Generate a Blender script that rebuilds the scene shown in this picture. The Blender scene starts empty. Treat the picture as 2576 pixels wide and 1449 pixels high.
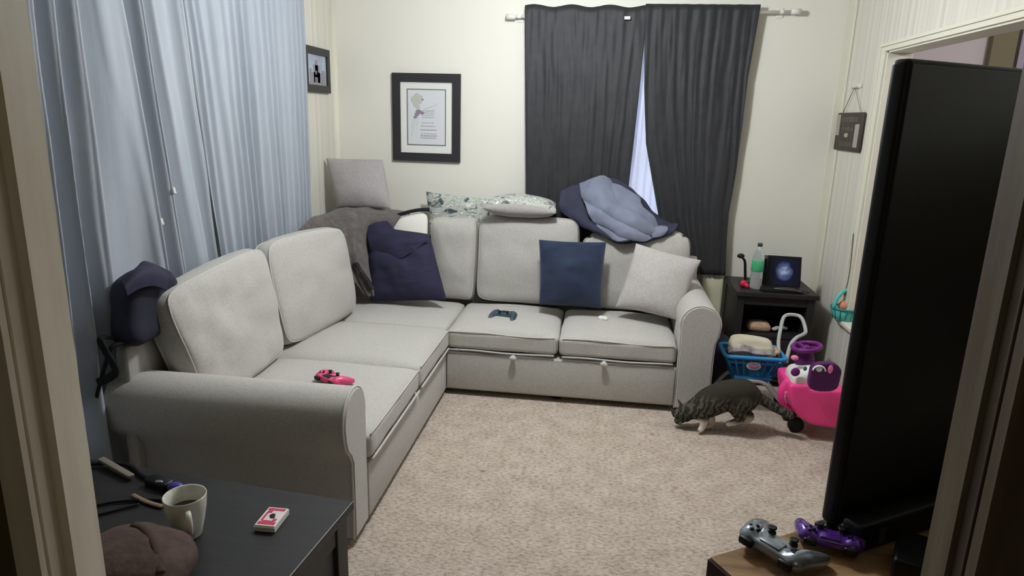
import bpy, bmesh, math, random
from mathutils import Vector, Matrix, noise
C = bpy.context.scene.collection
S = bpy.context.scene
PI = math.pi
# ------------------------------------------------------------------ camera
YAW, PITCH, ROLL, F, EYE = 0.127596436, 0.247153509, -0.0275778228, 1701.19, 1.65
def cam_axes():
    cy, sy = math.cos(YAW), math.sin(YAW)
    f = Vector((-sy*math.cos(PITCH), cy*math.cos(PITCH), -math.sin(PITCH)))
    r = Vector((cy, sy, 0)); d = f.cross(r)
    c, s = math.cos(ROLL), math.sin(ROLL)
    return c*r+s*d, -s*r+c*d, f
CR, CD, CF = cam_axes()
cam = bpy.data.cameras.new('camera'); co = bpy.data.objects.new('camera', cam); C.objects.link(co)
cam.sensor_width = 36; cam.lens = F/2576*36; cam.clip_start = .05
m = Matrix.Identity(4)
for i in range(3):
    m[i][0] = CR[i]; m[i][1] = -CD[i]; m[i][2] = -CF[i]
m[2][3] = EYE
co.matrix_world = m
S.camera = co
# ------------------------------------------------------------------ light
w = bpy.data.worlds.new('world'); S.world = w; w.use_nodes = True
w.node_tree.nodes['Background'].inputs[0].default_value = (.74, .82, 1, 1)
w.node_tree.nodes['Background'].inputs[1].default_value = 2.1
def point(name, loc, e, r, col=(1, .965, .9)):
    l = bpy.data.lights.new(name, 'POINT'); l.energy = e; l.shadow_soft_size = r; l.color = col
    o = bpy.data.objects.new(name, l); o.location = loc; C.objects.link(o)
def area(name, loc, rot, e, sx, sy, col=(1, .965, .9)):
    l = bpy.data.lights.new(name, 'AREA'); l.energy = e; l.shape = 'RECTANGLE'; l.size = sx; l.size_y = sy; l.color = col
    o = bpy.data.objects.new(name, l); o.location = loc; o.rotation_euler = rot; C.objects.link(o)
point('ceiling_lamp', (-.30, 3.12, 2.44), 92, .10, (.97, 1.0, 1.04))
point('side_room_fill', (2.6, 3.2, 2.3), 26, .12, (1, .93, .95))  # added light to brighten the next room, no fixture there
point('hall_fill', (.1, -.7, 2.3), 4.0, .2, (1, .86, .62))  # added weak fill on the camera side, stands for no fixture
S.view_settings.view_transform = 'Standard'; S.view_settings.look = 'None'
S.view_settings.exposure = 0.0; S.view_settings.gamma = 1; S.view_settings.use_curve_mapping = False

# ------------------------------------------------------------------ helpers
def V(*a): return Vector(a)
def ray(px, py): return CR*(px-1288)+CD*(py-724.5)+CF*F
def atY(px, py, y): r = ray(px, py); return V(0, 0, EYE)+r*(y/r.y)
def atX(px, py, x): r = ray(px, py); return V(0, 0, EYE)+r*(x/r.x)
def atZ(px, py, z): r = ray(px, py); return V(0, 0, EYE)+r*((z-EYE)/r.z)
def lin(c):
    return tuple(((v/255)/12.92 if v/255 <= .04045 else (((v/255)+.055)/1.055)**2.4) for v in c)+(1,)
def mat(name, col, rough=.8, col2=None, scale=30, bump=0, bscale=None, metal=0, spec=.3, stretch=None, sheen=0, detail=4, coat=0, lo=.35, hi=.65):
    m = bpy.data.materials.new(name); m.use_nodes = True
    nt = m.node_tree; b = nt.nodes['Principled BSDF']
    b.inputs['Base Color'].default_value = lin(col); b.inputs['Roughness'].default_value = rough
    b.inputs['Metallic'].default_value = metal; b.inputs['Specular IOR Level'].default_value = spec
    b.inputs['Sheen Weight'].default_value = sheen; b.inputs['Coat Weight'].default_value = coat
    tc = nt.nodes.new('ShaderNodeTexCoord'); mp = nt.nodes.new('ShaderNodeMapping')
    nt.links.new(tc.outputs['Object'], mp.inputs[0])
    if stretch: mp.inputs['Scale'].default_value = stretch
    if col2:
        n = nt.nodes.new('ShaderNodeTexNoise'); n.inputs['Scale'].default_value = scale; n.inputs['Detail'].default_value = detail
        nt.links.new(mp.outputs[0], n.inputs[0])
        r = nt.nodes.new('ShaderNodeValToRGB'); r.color_ramp.elements[0].position = lo; r.color_ramp.elements[1].position = hi
        r.color_ramp.elements[0].color = lin(col); r.color_ramp.elements[1].color = lin(col2)
        nt.links.new(n.outputs[0], r.inputs[0]); nt.links.new(r.outputs[0], b.inputs['Base Color'])
    if bump:
        n2 = nt.nodes.new('ShaderNodeTexNoise'); n2.inputs['Scale'].default_value = bscale or scale; n2.inputs['Detail'].default_value = 4
        nt.links.new(mp.outputs[0], n2.inputs[0])
        bp = nt.nodes.new('ShaderNodeBump'); bp.inputs['Strength'].default_value = bump; bp.inputs['Distance'].default_value = .01
        nt.links.new(n2.outputs[0], bp.inputs['Height']); nt.links.new(bp.outputs[0], b.inputs['Normal'])
    return m
def obj(name, bm, m, parent=None, smooth=True, loc=None):
    me = bpy.data.meshes.new(name)
    bmesh.ops.recalc_face_normals(bm, faces=bm.faces)
    bm.to_mesh(me); bm.free()
    if smooth:
        for p in me.polygons: p.use_smooth = True
    me.materials.append(m)
    o = bpy.data.objects.new(name, me); C.objects.link(o)
    if loc: o.location = loc
    if parent:
        o.parent = parent
        if not loc:
            r = parent
            o.matrix_parent_inverse = PM.get(parent.name, Matrix.Identity(4)).inverted()
    PM[o.name] = PM.get(parent.name, Matrix.Identity(4)) @ Matrix.Identity(4) if False else Matrix.Identity(4)
    return o
PM = {}
def thing(name, label, cat, loc=(0, 0, 0), group=None, rot=(0, 0, 0)):
    o = bpy.data.objects.new(name, None); C.objects.link(o); o.location = loc; o.rotation_euler = rot
    o.empty_display_size = .05
    o['label'] = label; o['category'] = cat
    if group: o['group'] = group
    from mathutils import Euler
    PM[o.name] = Matrix.Translation(Vector(loc)) @ Euler(rot).to_matrix().to_4x4()
    return o
def local(name, bm, m, parent, smooth=True):       # mesh given in its parent's own frame
    o = obj(name, bm, m, None, smooth); o.parent = parent; return o
def tag(o, label, cat, group=None):
    o['label'] = label; o['category'] = cat
    if group: o['group'] = group
    return o
def struct(name, bm, m, smooth=False):
    o = obj(name, bm, m, None, smooth); o['kind'] = 'structure'; return o
def autosmooth(o, ang=35):
    me = o.data
    bm = bmesh.new(); bm.from_mesh(me)
    for e in bm.edges:
        if len(e.link_faces) == 2 and e.calc_face_angle(0) > math.radians(ang): e.smooth = False
    bm.to_mesh(me); bm.free(); return o
def box(bm, x0, x1, y0, y1, z0, z1, bev=0, seg=2, mtx=None):
    g = bmesh.ops.create_cube(bm, size=1)['verts']
    for v in g: v.co = V(x0+(v.co.x+.5)*(x1-x0), y0+(v.co.y+.5)*(y1-y0), z0+(v.co.z+.5)*(z1-z0))
    if bev:
        es = list({e for v in g for e in v.link_edges})
        r = bmesh.ops.bevel(bm, geom=es, offset=bev, segments=seg, profile=.5, affect='EDGES')
        g = list({v for f in r['faces'] for v in f.verts} | {v for v in g if v.is_valid})
    if mtx:
        for v in g: v.co = mtx @ v.co
    return bm
def B(): return bmesh.new()
def cr(p0, p1, p2, p3, t):
    return .5*((2*p1)+(-p0+p2)*t+(2*p0-5*p1+4*p2-p3)*t*t+(-p0+3*p1-3*p2+p3)*t*t*t)
def spline(pts, n=8, closed=False):
    pts = [Vector(p) for p in pts]; out = []; N = len(pts)
    rng = N if closed else N-1
    for i in range(rng):
        if closed: q = [pts[(i+k-1) % N] for k in range(4)]
        else: q = [pts[max(0, i-1)], pts[i], pts[i+1], pts[min(N-1, i+2)]]
        for k in range(n): out.append(cr(*q, k/n))
    if not closed: out.append(pts[-1])
    return out
def tube(bm, pts, r, n=8, closed=False, flat=1.0):
    pts = [Vector(p) for p in pts]; N = len(pts); rings = []
    up = V(0, 0, 1)
    prev = None
    for i, p in enumerate(pts):
        a = pts[(i-1) % N] if closed else pts[max(i-1, 0)]
        b = pts[(i+1) % N] if closed else pts[min(i+1, N-1)]
        t = (b-a)
        t = t.normalized() if t.length > 1e-9 else V(0, 0, 1)
        if prev is None:
            x = t.cross(up)
            if x.length < .1: x = t.cross(V(1, 0, 0))
        else: x = prev-t*prev.dot(t)
        x.normalize(); prev = x; y = t.cross(x)
        rr = r[i] if isinstance(r, (list, tuple)) else r
        rings.append([bm.verts.new(p+x*math.cos(k/n*2*PI)*rr+y*math.sin(k/n*2*PI)*rr*flat) for k in range(n)])
    for i in range(N if closed else N-1):
        A, Bb = rings[i], rings[(i+1) % N]
        for k in range(n): bm.faces.new((A[k], A[(k+1) % n], Bb[(k+1) % n], Bb[k]))
    if not closed:
        bm.faces.new(rings[0]); bm.faces.new(rings[-1])
    return bm
def ball(bm, c, r, sx=1, sy=1, sz=1, seg=16, mtx=None):
    g = bmesh.ops.create_uvsphere(bm, u_segments=seg, v_segments=seg//2+2, radius=r)['verts']
    for v in g:
        q = V(v.co.x*sx, v.co.y*sy, v.co.z*sz)
        if mtx: q = mtx @ q
        v.co = q+Vector(c)
def lathe(bm, prof, c=(0, 0, 0), n=28, mtx=None):
    rings = []
    for r, z in prof:
        rings.append([bm.verts.new((mtx or Matrix.Identity(3)) @ V(r*math.cos(k/n*2*PI), r*math.sin(k/n*2*PI), z)+Vector(c)) for k in range(n)])
    for i in range(len(rings)-1):
        for k in range(n): bm.faces.new((rings[i][k], rings[i][(k+1) % n], rings[i+1][(k+1) % n], rings[i+1][k]))
    bm.faces.new(rings[0]); bm.faces.new(rings[-1])
def prism(bm, poly, fn, t0, t1):        # poly in 2-D, fn(a,b,t)->xyz
    A = [bm.verts.new(fn(a, b, t0)) for a, b in poly]; D = [bm.verts.new(fn(a, b, t1)) for a, b in poly]
    N = len(poly)
    for i in range(N): bm.faces.new((A[i], A[(i+1) % N], D[(i+1) % N], D[i]))
    bm.faces.new(A); bm.faces.new(D[::-1])
def rough_sphere_tube(bm, pts, rad, n=14):
    tube(bm, pts, rad, n)
    ball(bm, pts[0], rad[0] if isinstance(rad, list) else rad); ball(bm, pts[-1], rad[-1] if isinstance(rad, list) else rad)
def remesh(o, vox, smooth=6, fac=.6):
    md = o.modifiers.new('r', 'REMESH'); md.mode = 'VOXEL'; md.voxel_size = vox; md.use_smooth_shade = True
    if smooth:
        s = o.modifiers.new('s', 'SMOOTH'); s.iterations = smooth; s.factor = fac
    return o
def wr(p, f, a, s=0): return noise.noise(Vector(p)*f+V(s*7.1, s*3.3, s*1.7))*a
def softbox(x0, x1, y0, y1, z0, z1, r=.04, puff=.02, cuts=14, wob=.004, seed=0):
    bm = B(); bmesh.ops.create_cube(bm, size=2)
    bmesh.ops.subdivide_edges(bm, edges=bm.edges[:], cuts=cuts, use_grid_fill=True)
    cx, cy, cz = (x0+x1)/2, (y0+y1)/2, (z0+z1)/2; hx, hy, hz = (x1-x0)/2, (y1-y0)/2, (z1-z0)/2
    for v in bm.verts:
        u, t, s = v.co
        # put more samples near the rim
        f = lambda q: math.copysign(abs(q)**.8, q)
        u, t = f(u), f(t)
        p = V(u*hx, t*hy, s*hz)
        q = V(max(-hx+r, min(hx-r, p.x)), max(-hy+r, min(hy-r, p.y)), max(-hz+r, min(hz-r, p.z)))
        d = p-q
        if d.length > 1e-6: p = q+d.normalized()*min(d.length, r)
        if s > 0: p.z += puff*s*(1-u*u)**.6*(1-t*t)**.6
        p += V(cx, cy, cz)
        p.z += wr(p, 5, wob, seed)*(1 if s > 0 else 0); p.x += wr(p, 6, wob, seed+2); p.y += wr(p, 6, wob, seed+4)
        v.co = p
    return bm
def pillow(BL, BR, TR, TL, t, rim=.0, pinch=.06, wob=.01, seed=0, n=26, rnd=.10, power=.55, sag=0):
    """a cushion spanned by four corners; rim = half height of the side wall as a share of t"""
    BL, BR, TR, TL = map(Vector, (BL, BR, TR, TL))
    nrm = ((BR-BL).cross(TL-BL)).normalized()
    W = (BR-BL).length; H = (TL-BL).length
    bm = B(); front = {}; back = {}
    def base(u, v):
        # rounded corners and pinched or bulging edges
        uu, vv = u, v
        k = (abs(u)**6)*(abs(v)**6)
        uu *= 1-rnd*k; vv *= 1-rnd*k
        uu *= 1-pinch*(1-v*v)*abs(u); vv *= 1-pinch*(1-u*u)*abs(v)
        a, b = (uu+1)/2, (vv+1)/2
        return BL*(1-a)*(1-b)+BR*a*(1-b)+TR*a*b+TL*(1-a)*b
    for i in range(n+1):
        for j in range(n+1):
            u = math.sin((i/n-.5)*PI); v = math.sin((j/n-.5)*PI)
            p = base(u, v)
            h = max(0, (1-abs(u)**2.6))**power*max(0, (1-abs(v)**2.6))**power
            sg = 1-sag*(v if v > 0 else v*.3)
            d = t/2*(rim+(1-rim)*h*sg)
            w1 = wr(p, 7, wob, seed)+wr(p, 18, wob*.35, seed+3)
            edge = i in (0, n) or j in (0, n)
            kk = h if not edge else 0
            front[i, j] = bm.verts.new(p+nrm*(d+w1*(.3+kk)))
            if rim > 0 or not edge: back[i, j] = bm.verts.new(p-nrm*(d+wr(p, 6, wob, seed+9)*kk))
            else: back[i, j] = front[i, j]
    for i in range(n):
        for j in range(n):
            bm.faces.new((front[i, j], front[i+1, j], front[i+1, j+1], front[i, j+1]))
            q = (back[i, j], back[i, j+1], back[i+1, j+1], back[i+1, j])
            bm.faces.new(q)
    loop = [(i, 0) for i in range(n)]+[(n, j) for j in range(n)]+[(i, n) for i in range(n, 0, -1)]+[(0, j) for j in range(n, 0, -1)]
    fl = [front[k].co.copy() for k in loop]; bl = [back[k].co.copy() for k in loop]
    if rim > 0:
        for k in range(len(loop)):
            a, b = loop[k], loop[(k+1) % len(loop)]
            # bulging side wall with one middle row
            pass
        cen = (BL+BR+TR+TL)/4
        mid = []
        for k in loop:
            c = (front[k].co+back[k].co)/2; out = (c-cen); out = out-nrm*out.dot(nrm)
            mid.append(bm.verts.new(c+out.normalized()*t*rim*.22))
        N = len(loop)
        for k in range(N):
            a, b = loop[k], loop[(k+1) % N]
            bm.faces.new((front[a], mid[k], mid[(k+1) % N], front[b]))
            bm.faces.new((mid[k], back[a], back[b], mid[(k+1) % N]))
    return bm, fl, bl
def sheet(rows, nu=10, nv=10, wa=.01, wf=9, seed=0, nrm=None, folds=None):
    """a cloth through a net of control points"""
    rows = [[Vector(p) for p in r] for r in rows]
    g = [spline(r, nu) for r in rows]; cols = list(zip(*g)); cols = [spline(c, nv) for c in cols]
    U, Vn = len(cols), len(cols[0]); bm = B()
    P = [[cols[i][j] for j in range(Vn)] for i in range(U)]
    vs = []
    for i in range(U):
        r = []
        for j in range(Vn):
            p = P[i][j]
            a = P[min(i+1, U-1)][j]-P[max(i-1, 0)][j]; b = P[i][min(j+1, Vn-1)]-P[i][max(j-1, 0)]
            nn = a.cross(b); nn = nn.normalized() if nn.length > 1e-9 else V(0, -1, 0)
            k = wr(p, wf, wa, seed)+wr(p, wf*2.3, wa*.45, seed+5)
            if folds: k += folds(i/(U-1), j/(Vn-1))
            r.append(bm.verts.new(p+nn*k))
        vs.append(r)
    for i in range(U-1):
        for j in range(Vn-1): bm.faces.new((vs[i][j], vs[i+1][j], vs[i+1][j+1], vs[i][j+1]))
    return bm
def solid(o, t, off=0, sub=0):
    s = o.modifiers.new('t', 'SOLIDIFY'); s.thickness = t; s.offset = off
    if sub:
        q = o.modifiers.new('b', 'SUBSURF'); q.levels = sub; q.render_levels = sub
    return o

# ------------------------------------------------------------------ materials
def wallpaper(name, c1, c2, axis):
    m = mat(name, c1, .75, bump=.05, bscale=60)
    nt = m.node_tree; b = nt.nodes['Principled BSDF']
    tc = nt.nodes.new('ShaderNodeTexCoord'); sep = nt.nodes.new('ShaderNodeSeparateXYZ'); nt.links.new(tc.outputs['Object'], sep.inputs[0])
    cb = nt.nodes.new('ShaderNodeCombineXYZ'); nt.links.new(sep.outputs[axis], cb.inputs[0])
    n = nt.nodes.new('ShaderNodeTexNoise'); n.inputs['Scale'].default_value = 26; n.inputs['Detail'].default_value = 3
    nt.links.new(cb.outputs[0], n.inputs[0])
    r = nt.nodes.new('ShaderNodeValToRGB'); r.color_ramp.elements[0].position = .38; r.color_ramp.elements[1].position = .6
    r.color_ramp.elements[0].color = lin(c1); r.color_ramp.elements[1].color = lin(c2)
    nt.links.new(n.outputs[0], r.inputs[0]); nt.links.new(r.outputs[0], b.inputs['Base Color'])
    return m
M = {}
M['wall'] = mat('cream_paint', (230, 228, 217), .75, bump=.04, bscale=80)
M['paper'] = wallpaper('striped_wallpaper', (206, 203, 190), (222, 220, 208), 1)
M['ceil'] = mat('ceiling_paint', (214, 212, 205), .9)
M['trim'] = mat('trim_paint', (224, 222, 206), .45)
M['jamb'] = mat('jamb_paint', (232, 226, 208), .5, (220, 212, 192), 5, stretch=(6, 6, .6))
M['jambr'] = mat('jamb_paint_shaded', (112, 104, 84), .6, (92, 78, 62), 4, stretch=(6, 6, .5))  # right jamb: the television's shadow is put into this darker colour
M['hall'] = mat('hall_paint', (96, 88, 62), .8)
M['sidewall'] = mat('side_room_paint', (205, 200, 203), .8)
M['olive'] = mat('brown_olive', (120, 113, 88), .6)
def carpet():
    m = mat('carpet', (186, 174, 160), .95, (203, 192, 178), 9, detail=6)
    nt = m.node_tree; b = nt.nodes['Principled BSDF']
    rr = [n for n in nt.nodes if n.type == 'VALTORGB'][0]
    tc = [n for n in nt.nodes if n.type == 'TEX_COORD'][0]
    mp = nt.nodes.new('ShaderNodeMapping'); mp.inputs['Scale'].default_value = (1, 1.9, 1); nt.links.new(tc.outputs['Object'], mp.inputs[0])
    n = nt.nodes.new('ShaderNodeTexNoise'); n.inputs['Scale'].default_value = 46; n.inputs['Detail'].default_value = 3; n.inputs['Roughness'].default_value = .7
    nt.links.new(mp.outputs[0], n.inputs[0])
    r = nt.nodes.new('ShaderNodeValToRGB'); r.color_ramp.elements[0].position = .36; r.color_ramp.elements[1].position = .56
    r.color_ramp.elements[0].color = (.60, .56, .53, 1); r.color_ramp.elements[1].color = (1, 1, 1, 1)
    nt.links.new(n.outputs[0], r.inputs[0])
    n3 = nt.nodes.new('ShaderNodeTexVoronoi'); n3.inputs['Scale'].default_value = 3.2; nt.links.new(tc.outputs['Object'], n3.inputs[0])
    r3 = nt.nodes.new('ShaderNodeValToRGB'); r3.color_ramp.elements[0].position = .03; r3.color_ramp.elements[1].position = .055
    r3.color_ramp.elements[0].color = (.62, .56, .5, 1); r3.color_ramp.elements[1].color = (1, 1, 1, 1); nt.links.new(n3.outputs[0], r3.inputs[0])
    mx = nt.nodes.new('ShaderNodeMixRGB'); mx.blend_type = 'MULTIPLY'; mx.inputs[0].default_value = 1
    nt.links.new(rr.outputs[0], mx.inputs[1]); nt.links.new(r.outputs[0], mx.inputs[2])
    mx2 = nt.nodes.new('ShaderNodeMixRGB'); mx2.blend_type = 'MULTIPLY'; mx2.inputs[0].default_value = .8
    nt.links.new(mx.outputs[0], mx2.inputs[1]); nt.links.new(r3.outputs[0], mx2.inputs[2]); nt.links.new(mx2.outputs[0], b.inputs['Base Color'])
    bp = nt.nodes.new('ShaderNodeBump'); bp.inputs['Strength'].default_value = .5; bp.inputs['Distance'].default_value = .01
    nt.links.new(n.outputs[0], bp.inputs['Height']); nt.links.new(bp.outputs[0], b.inputs['Normal'])
    b.inputs['Specular IOR Level'].default_value = .05
    return m
M['carpet'] = carpet()
M['sofa'] = mat('grey_sofa_weave', (178, 176, 170), .95, (190, 188, 182), 120, bump=.12, bscale=260, spec=.1, sheen=.15)
M['piping'] = mat('sofa_piping', (196, 194, 188), .95, spec=.1)
M['curtain_blue'] = mat('pale_blue_curtain', (164, 172, 181), .7, (175, 182, 190), 8, bump=.06, bscale=150, spec=.25, stretch=(1, 1, .1))
M['curtain_black'] = mat('black_curtain', (36, 37, 40), .6, (42, 43, 46), 20, bump=.06, bscale=200, spec=.4, sheen=.2)
M['white_plastic'] = mat('white_plastic', (235, 235, 230), .4)
M['white_metal'] = mat('white_metal', (228, 228, 222), .35)
M['black_frame'] = mat('black_frame', (48, 47, 50), .45)
M['mat_board'] = mat('mat_board', (228, 229, 222), .8)
M['art'] = mat('pale_print_paper', (212, 215, 218), .7)
M['navy'] = mat('navy_jersey', (52, 50, 74), .85, (44, 44, 62), 8, bump=.12, bscale=16, spec=.2, stretch=(1, 1, 3))
M['navyblue'] = mat('navy_blue_velvet', (30, 46, 72), .8, (26, 38, 60), 10, bump=.08, bscale=14, sheen=.3, stretch=(1, 1, 3))
M['brown'] = mat('brown_fleece', (104, 98, 96), .95, (88, 83, 80), 30, bump=.3, bscale=60, sheen=.2)
M['cream_cloth'] = mat('cream_cloth', (240, 238, 228), .8)
M['black_cloth'] = mat('black_cloth', (30, 30, 34), .85)
M['duvet'] = mat('slate_blue_duvet', (120, 127, 146), .75, (112, 119, 138), 12, bump=.25, bscale=22, sheen=.2)
M['duvet_dark'] = mat('navy_duvet_side', (50, 52, 70), .8, bump=.25, bscale=20)
M['throw'] = mat('grey_throw_pillow', (176, 173, 169), .95, (188, 185, 181), 90, bump=.15, bscale=180, spec=.1)
M['throwdark'] = mat('mid_grey_pillow', (158, 155, 153), .95, (168, 165, 163), 90, bump=.15, bscale=180, spec=.1)
def leaf():
    m = mat('leaf_print', (205, 205, 196), .8)
    nt = m.node_tree; b = nt.nodes['Principled BSDF']
    tc = nt.nodes.new('ShaderNodeTexCoord'); mp = nt.nodes.new('ShaderNodeMapping'); mp.inputs['Rotation'].default_value = (.3, .7, .5); mp.inputs['Scale'].default_value = (1, 1, 2.0)
    nt.links.new(tc.outputs['Object'], mp.inputs[0])
    n = nt.nodes.new('ShaderNodeTexNoise'); n.inputs['Scale'].default_value = 15; n.inputs['Detail'].default_value = 3; n.inputs['Distortion'].default_value = .8
    nt.links.new(mp.outputs[0], n.inputs[0])
    r = nt.nodes.new('ShaderNodeValToRGB'); e = r.color_ramp.elements
    e[0].position = .30; e[0].color = lin((58, 72, 76)); e[1].position = .72; e[1].color = lin((226, 226, 218))
    for p, c in ((.37, (92, 104, 104)), (.43, (140, 148, 142)), (.48, (206, 206, 198)), (.52, (150, 158, 148)), (.56, (196, 197, 186)), (.60, (118, 130, 128)), (.64, (212, 213, 206))):
        k = e.new(p); k.color = lin(c)
    nt.links.new(n.outputs[0], r.inputs[0]); nt.links.new(r.outputs[0], b.inputs['Base Color'])
    return m
M['leaf'] = leaf()
M['blackwood'] = mat('black_brown_wood', (27, 26, 27), .48, (36, 35, 36), 6, bump=.05, bscale=30, spec=.5, stretch=(1, 8, 1))
M['nightwood'] = mat('black_nightstand_wood', (40, 37, 37), .5, (32, 30, 30), 8, spec=.4)
def wood():
    m = mat('rustic_wood', (122, 92, 64), .5, (172, 138, 98), 5, bump=.1, bscale=12, stretch=(1.2, 5, 1), detail=8)
    return m
M['wood'] = wood()
M['darkedge'] = mat('dark_wood_edge', (50, 34, 30), .6)
M['mug'] = mat('white_glazed_mug', (212, 214, 202), .22, spec=.5)
M['coffee'] = mat('coffee', (74, 52, 26), .15)
M['tv'] = mat('tv_gloss_black', (24, 25, 25), .35, spec=.6)
M['tvbez'] = mat('tv_bezel', (12, 12, 13), .45)
M['black_plastic'] = mat('black_plastic', (22, 22, 25), .4)
M['sticker'] = mat('grey_sticker', (70, 72, 72), .6)
M['pink'] = mat('hot_pink_plastic', (250, 72, 150), .35, spec=.4)
M['pinklight'] = mat('light_pink_plastic', (240, 130, 175), .4)
M['purple'] = mat('purple_plastic', (112, 34, 118), .4)
M['purple_dark'] = mat('dark_purple_plastic', (84, 30, 92), .45)
M['gloss_purple'] = mat('metallic_purple', (92, 44, 150), .22, metal=.35, spec=.6, coat=.5)
M['gloss_silver'] = mat('metallic_silver', (150, 160, 172), .25, metal=.6, spec=.6, coat=.4)
M['ctrl_blue'] = mat('midnight_blue_plastic', (52, 72, 88), .3, spec=.5, coat=.3)
M['ctrl_pink'] = mat('pink_controller_plastic', (222, 72, 124), .3, spec=.5, coat=.2)
M['blue_basket'] = mat('blue_basket_plastic', (52, 140, 196), .4)
M['grey_tube'] = mat('grey_white_tube', (178, 180, 176), .4)
M['teal'] = mat('teal_plastic', (96, 196, 186), .45)
M['teal_dark'] = mat('dark_teal_plastic', (48, 132, 130), .45)
M['orange'] = mat('orange_toy', (226, 150, 120), .6)
M['tan'] = mat('tan_cloth', (200, 170, 142), .8, (176, 144, 116), 24, bump=.2)
M['beige'] = mat('beige_canvas', (205, 200, 178), .85, (190, 182, 160), 10, bump=.2, bscale=24)
M['red'] = mat('red_plastic', (190, 40, 70), .4)
M['green_label'] = mat('green_label', (70, 172, 120), .5)
M['card'] = mat('card_white', (232, 226, 224), .5)
M['card_red'] = mat('card_red', (208, 64, 96), .5)
M['hat'] = mat('brown_hat_wool', (92, 76, 70), .95, (78, 64, 58), 30, bump=.3, bscale=50)
M['cable'] = mat('black_cable', (18, 18, 20), .5)
M['stick'] = mat('pale_wood_stick', (120, 114, 104), .6)
M['bluepurple'] = mat('blue_purple_plastic', (70, 62, 150), .4)
M['plaque'] = mat('dark_brown_plaque', (74, 66, 58), .6, (62, 55, 48), 6, stretch=(1, 4, 1))
M['plaque_pale'] = mat('plaque_pale', (168, 160, 152), .7)
M['plaque_mid'] = mat('plaque_mid', (118, 110, 104), .7)
M['cord'] = mat('thin_cord', (120, 112, 96), .8)
M['greenish'] = mat('cream_panel_paint', (214, 214, 184), .6)
M['black_tyre'] = mat('black_tyre', (24, 24, 26), .6)
def glassmat(name, tint, rough=.03):
    m = bpy.data.materials.new(name); m.use_nodes = True; b = m.node_tree.nodes['Principled BSDF']
    b.inputs['Base Color'].default_value = tint; b.inputs['Roughness'].default_value = rough
    b.inputs['Transmission Weight'].default_value = 1; b.inputs['IOR'].default_value = 1.3; return m
M['bottle'] = glassmat('clear_bottle_plastic', (.95, .98, .97, 1)); M['bottle'].node_tree.nodes['Principled BSDF'].inputs['IOR'].default_value = 1.12; M['bottle'].node_tree.nodes['Principled BSDF'].inputs['Transmission Weight'].default_value = .72
def panemat():
    m = bpy.data.materials.new('window_pane'); m.use_nodes = True; nt = m.node_tree
    for n in list(nt.nodes):
        if n.type != 'OUTPUT_MATERIAL': nt.nodes.remove(n)
    out = nt.nodes[0]; t = nt.nodes.new('ShaderNodeBsdfTransparent'); g = nt.nodes.new('ShaderNodeBsdfGlossy'); g.inputs['Roughness'].default_value = .02
    mx = nt.nodes.new('ShaderNodeMixShader'); mx.inputs[0].default_value = .06
    nt.links.new(t.outputs[0], mx.inputs[1]); nt.links.new(g.outputs[0], mx.inputs[2]); nt.links.new(mx.outputs[0], out.inputs[0]); return m
M['pane'] = panemat()
def sheer():
    m = bpy.data.materials.new('white_sheer'); m.use_nodes = True; nt = m.node_tree
    for n in list(nt.nodes):
        if n.type != 'OUTPUT_MATERIAL': nt.nodes.remove(n)
    out = nt.nodes[0]; d = nt.nodes.new('ShaderNodeBsdfDiffuse'); d.inputs[0].default_value = (.85, .86, .92, 1)
    t = nt.nodes.new('ShaderNodeBsdfTranslucent'); t.inputs[0].default_value = (.85, .87, .95, 1)
    mx = nt.nodes.new('ShaderNodeMixShader'); mx.inputs[0].default_value = .6
    nt.links.new(d.outputs[0], mx.inputs[1]); nt.links.new(t.outputs[0], mx.inputs[2]); nt.links.new(mx.outputs[0], out.inputs[0]); return m
M['sheer'] = sheer()

# ------------------------------------------------------------------ the room
XL, XR, YB, YN, ZC = -1.9, 1.49, 4.72, .795, 2.62
bm = B(); box(bm, -3, 4, -2.2, 5.2, -.05, 0); struct('floor', bm, M['carpet'])
bm = B(); box(bm, -3, 4, -2.2, 5.2, ZC, ZC+.05); struct('ceiling', bm, M['ceil'])
bm = B(); box(bm, XL-.12, XL, .795, YB+.12, 0, ZC); struct('wall_left', bm, M['paper'])
WX0, WX1, WZ0, WZ1 = -.30, .66, .74, 2.14                            # the window behind the black curtains
bm = B()
box(bm, XL, WX0, YB, YB+.12, 0, ZC); box(bm, WX1, 3.8, YB, YB+.12, 0, ZC)
box(bm, WX0, WX1, YB, YB+.12, 0, WZ0); box(bm, WX0, WX1, YB, YB+.12, WZ1, ZC)
struct('wall_back', bm, M['wall'])
# right wall with the wide opening to the next room
OY0, OY1, OZ0, OZ1 = 1.95, 4.09, .50, 2.052
bm = B()
box(bm, XR, XR+.12, OY1, YB, 0, ZC); box(bm, XR, XR+.12, YN, OY0, 0, ZC)
box(bm, XR, XR+.12, OY0, OY1, 0, OZ0); box(bm, XR, XR+.12, OY0, OY1, OZ1, ZC)
struct('wall_right', bm, M['paper'])
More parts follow.
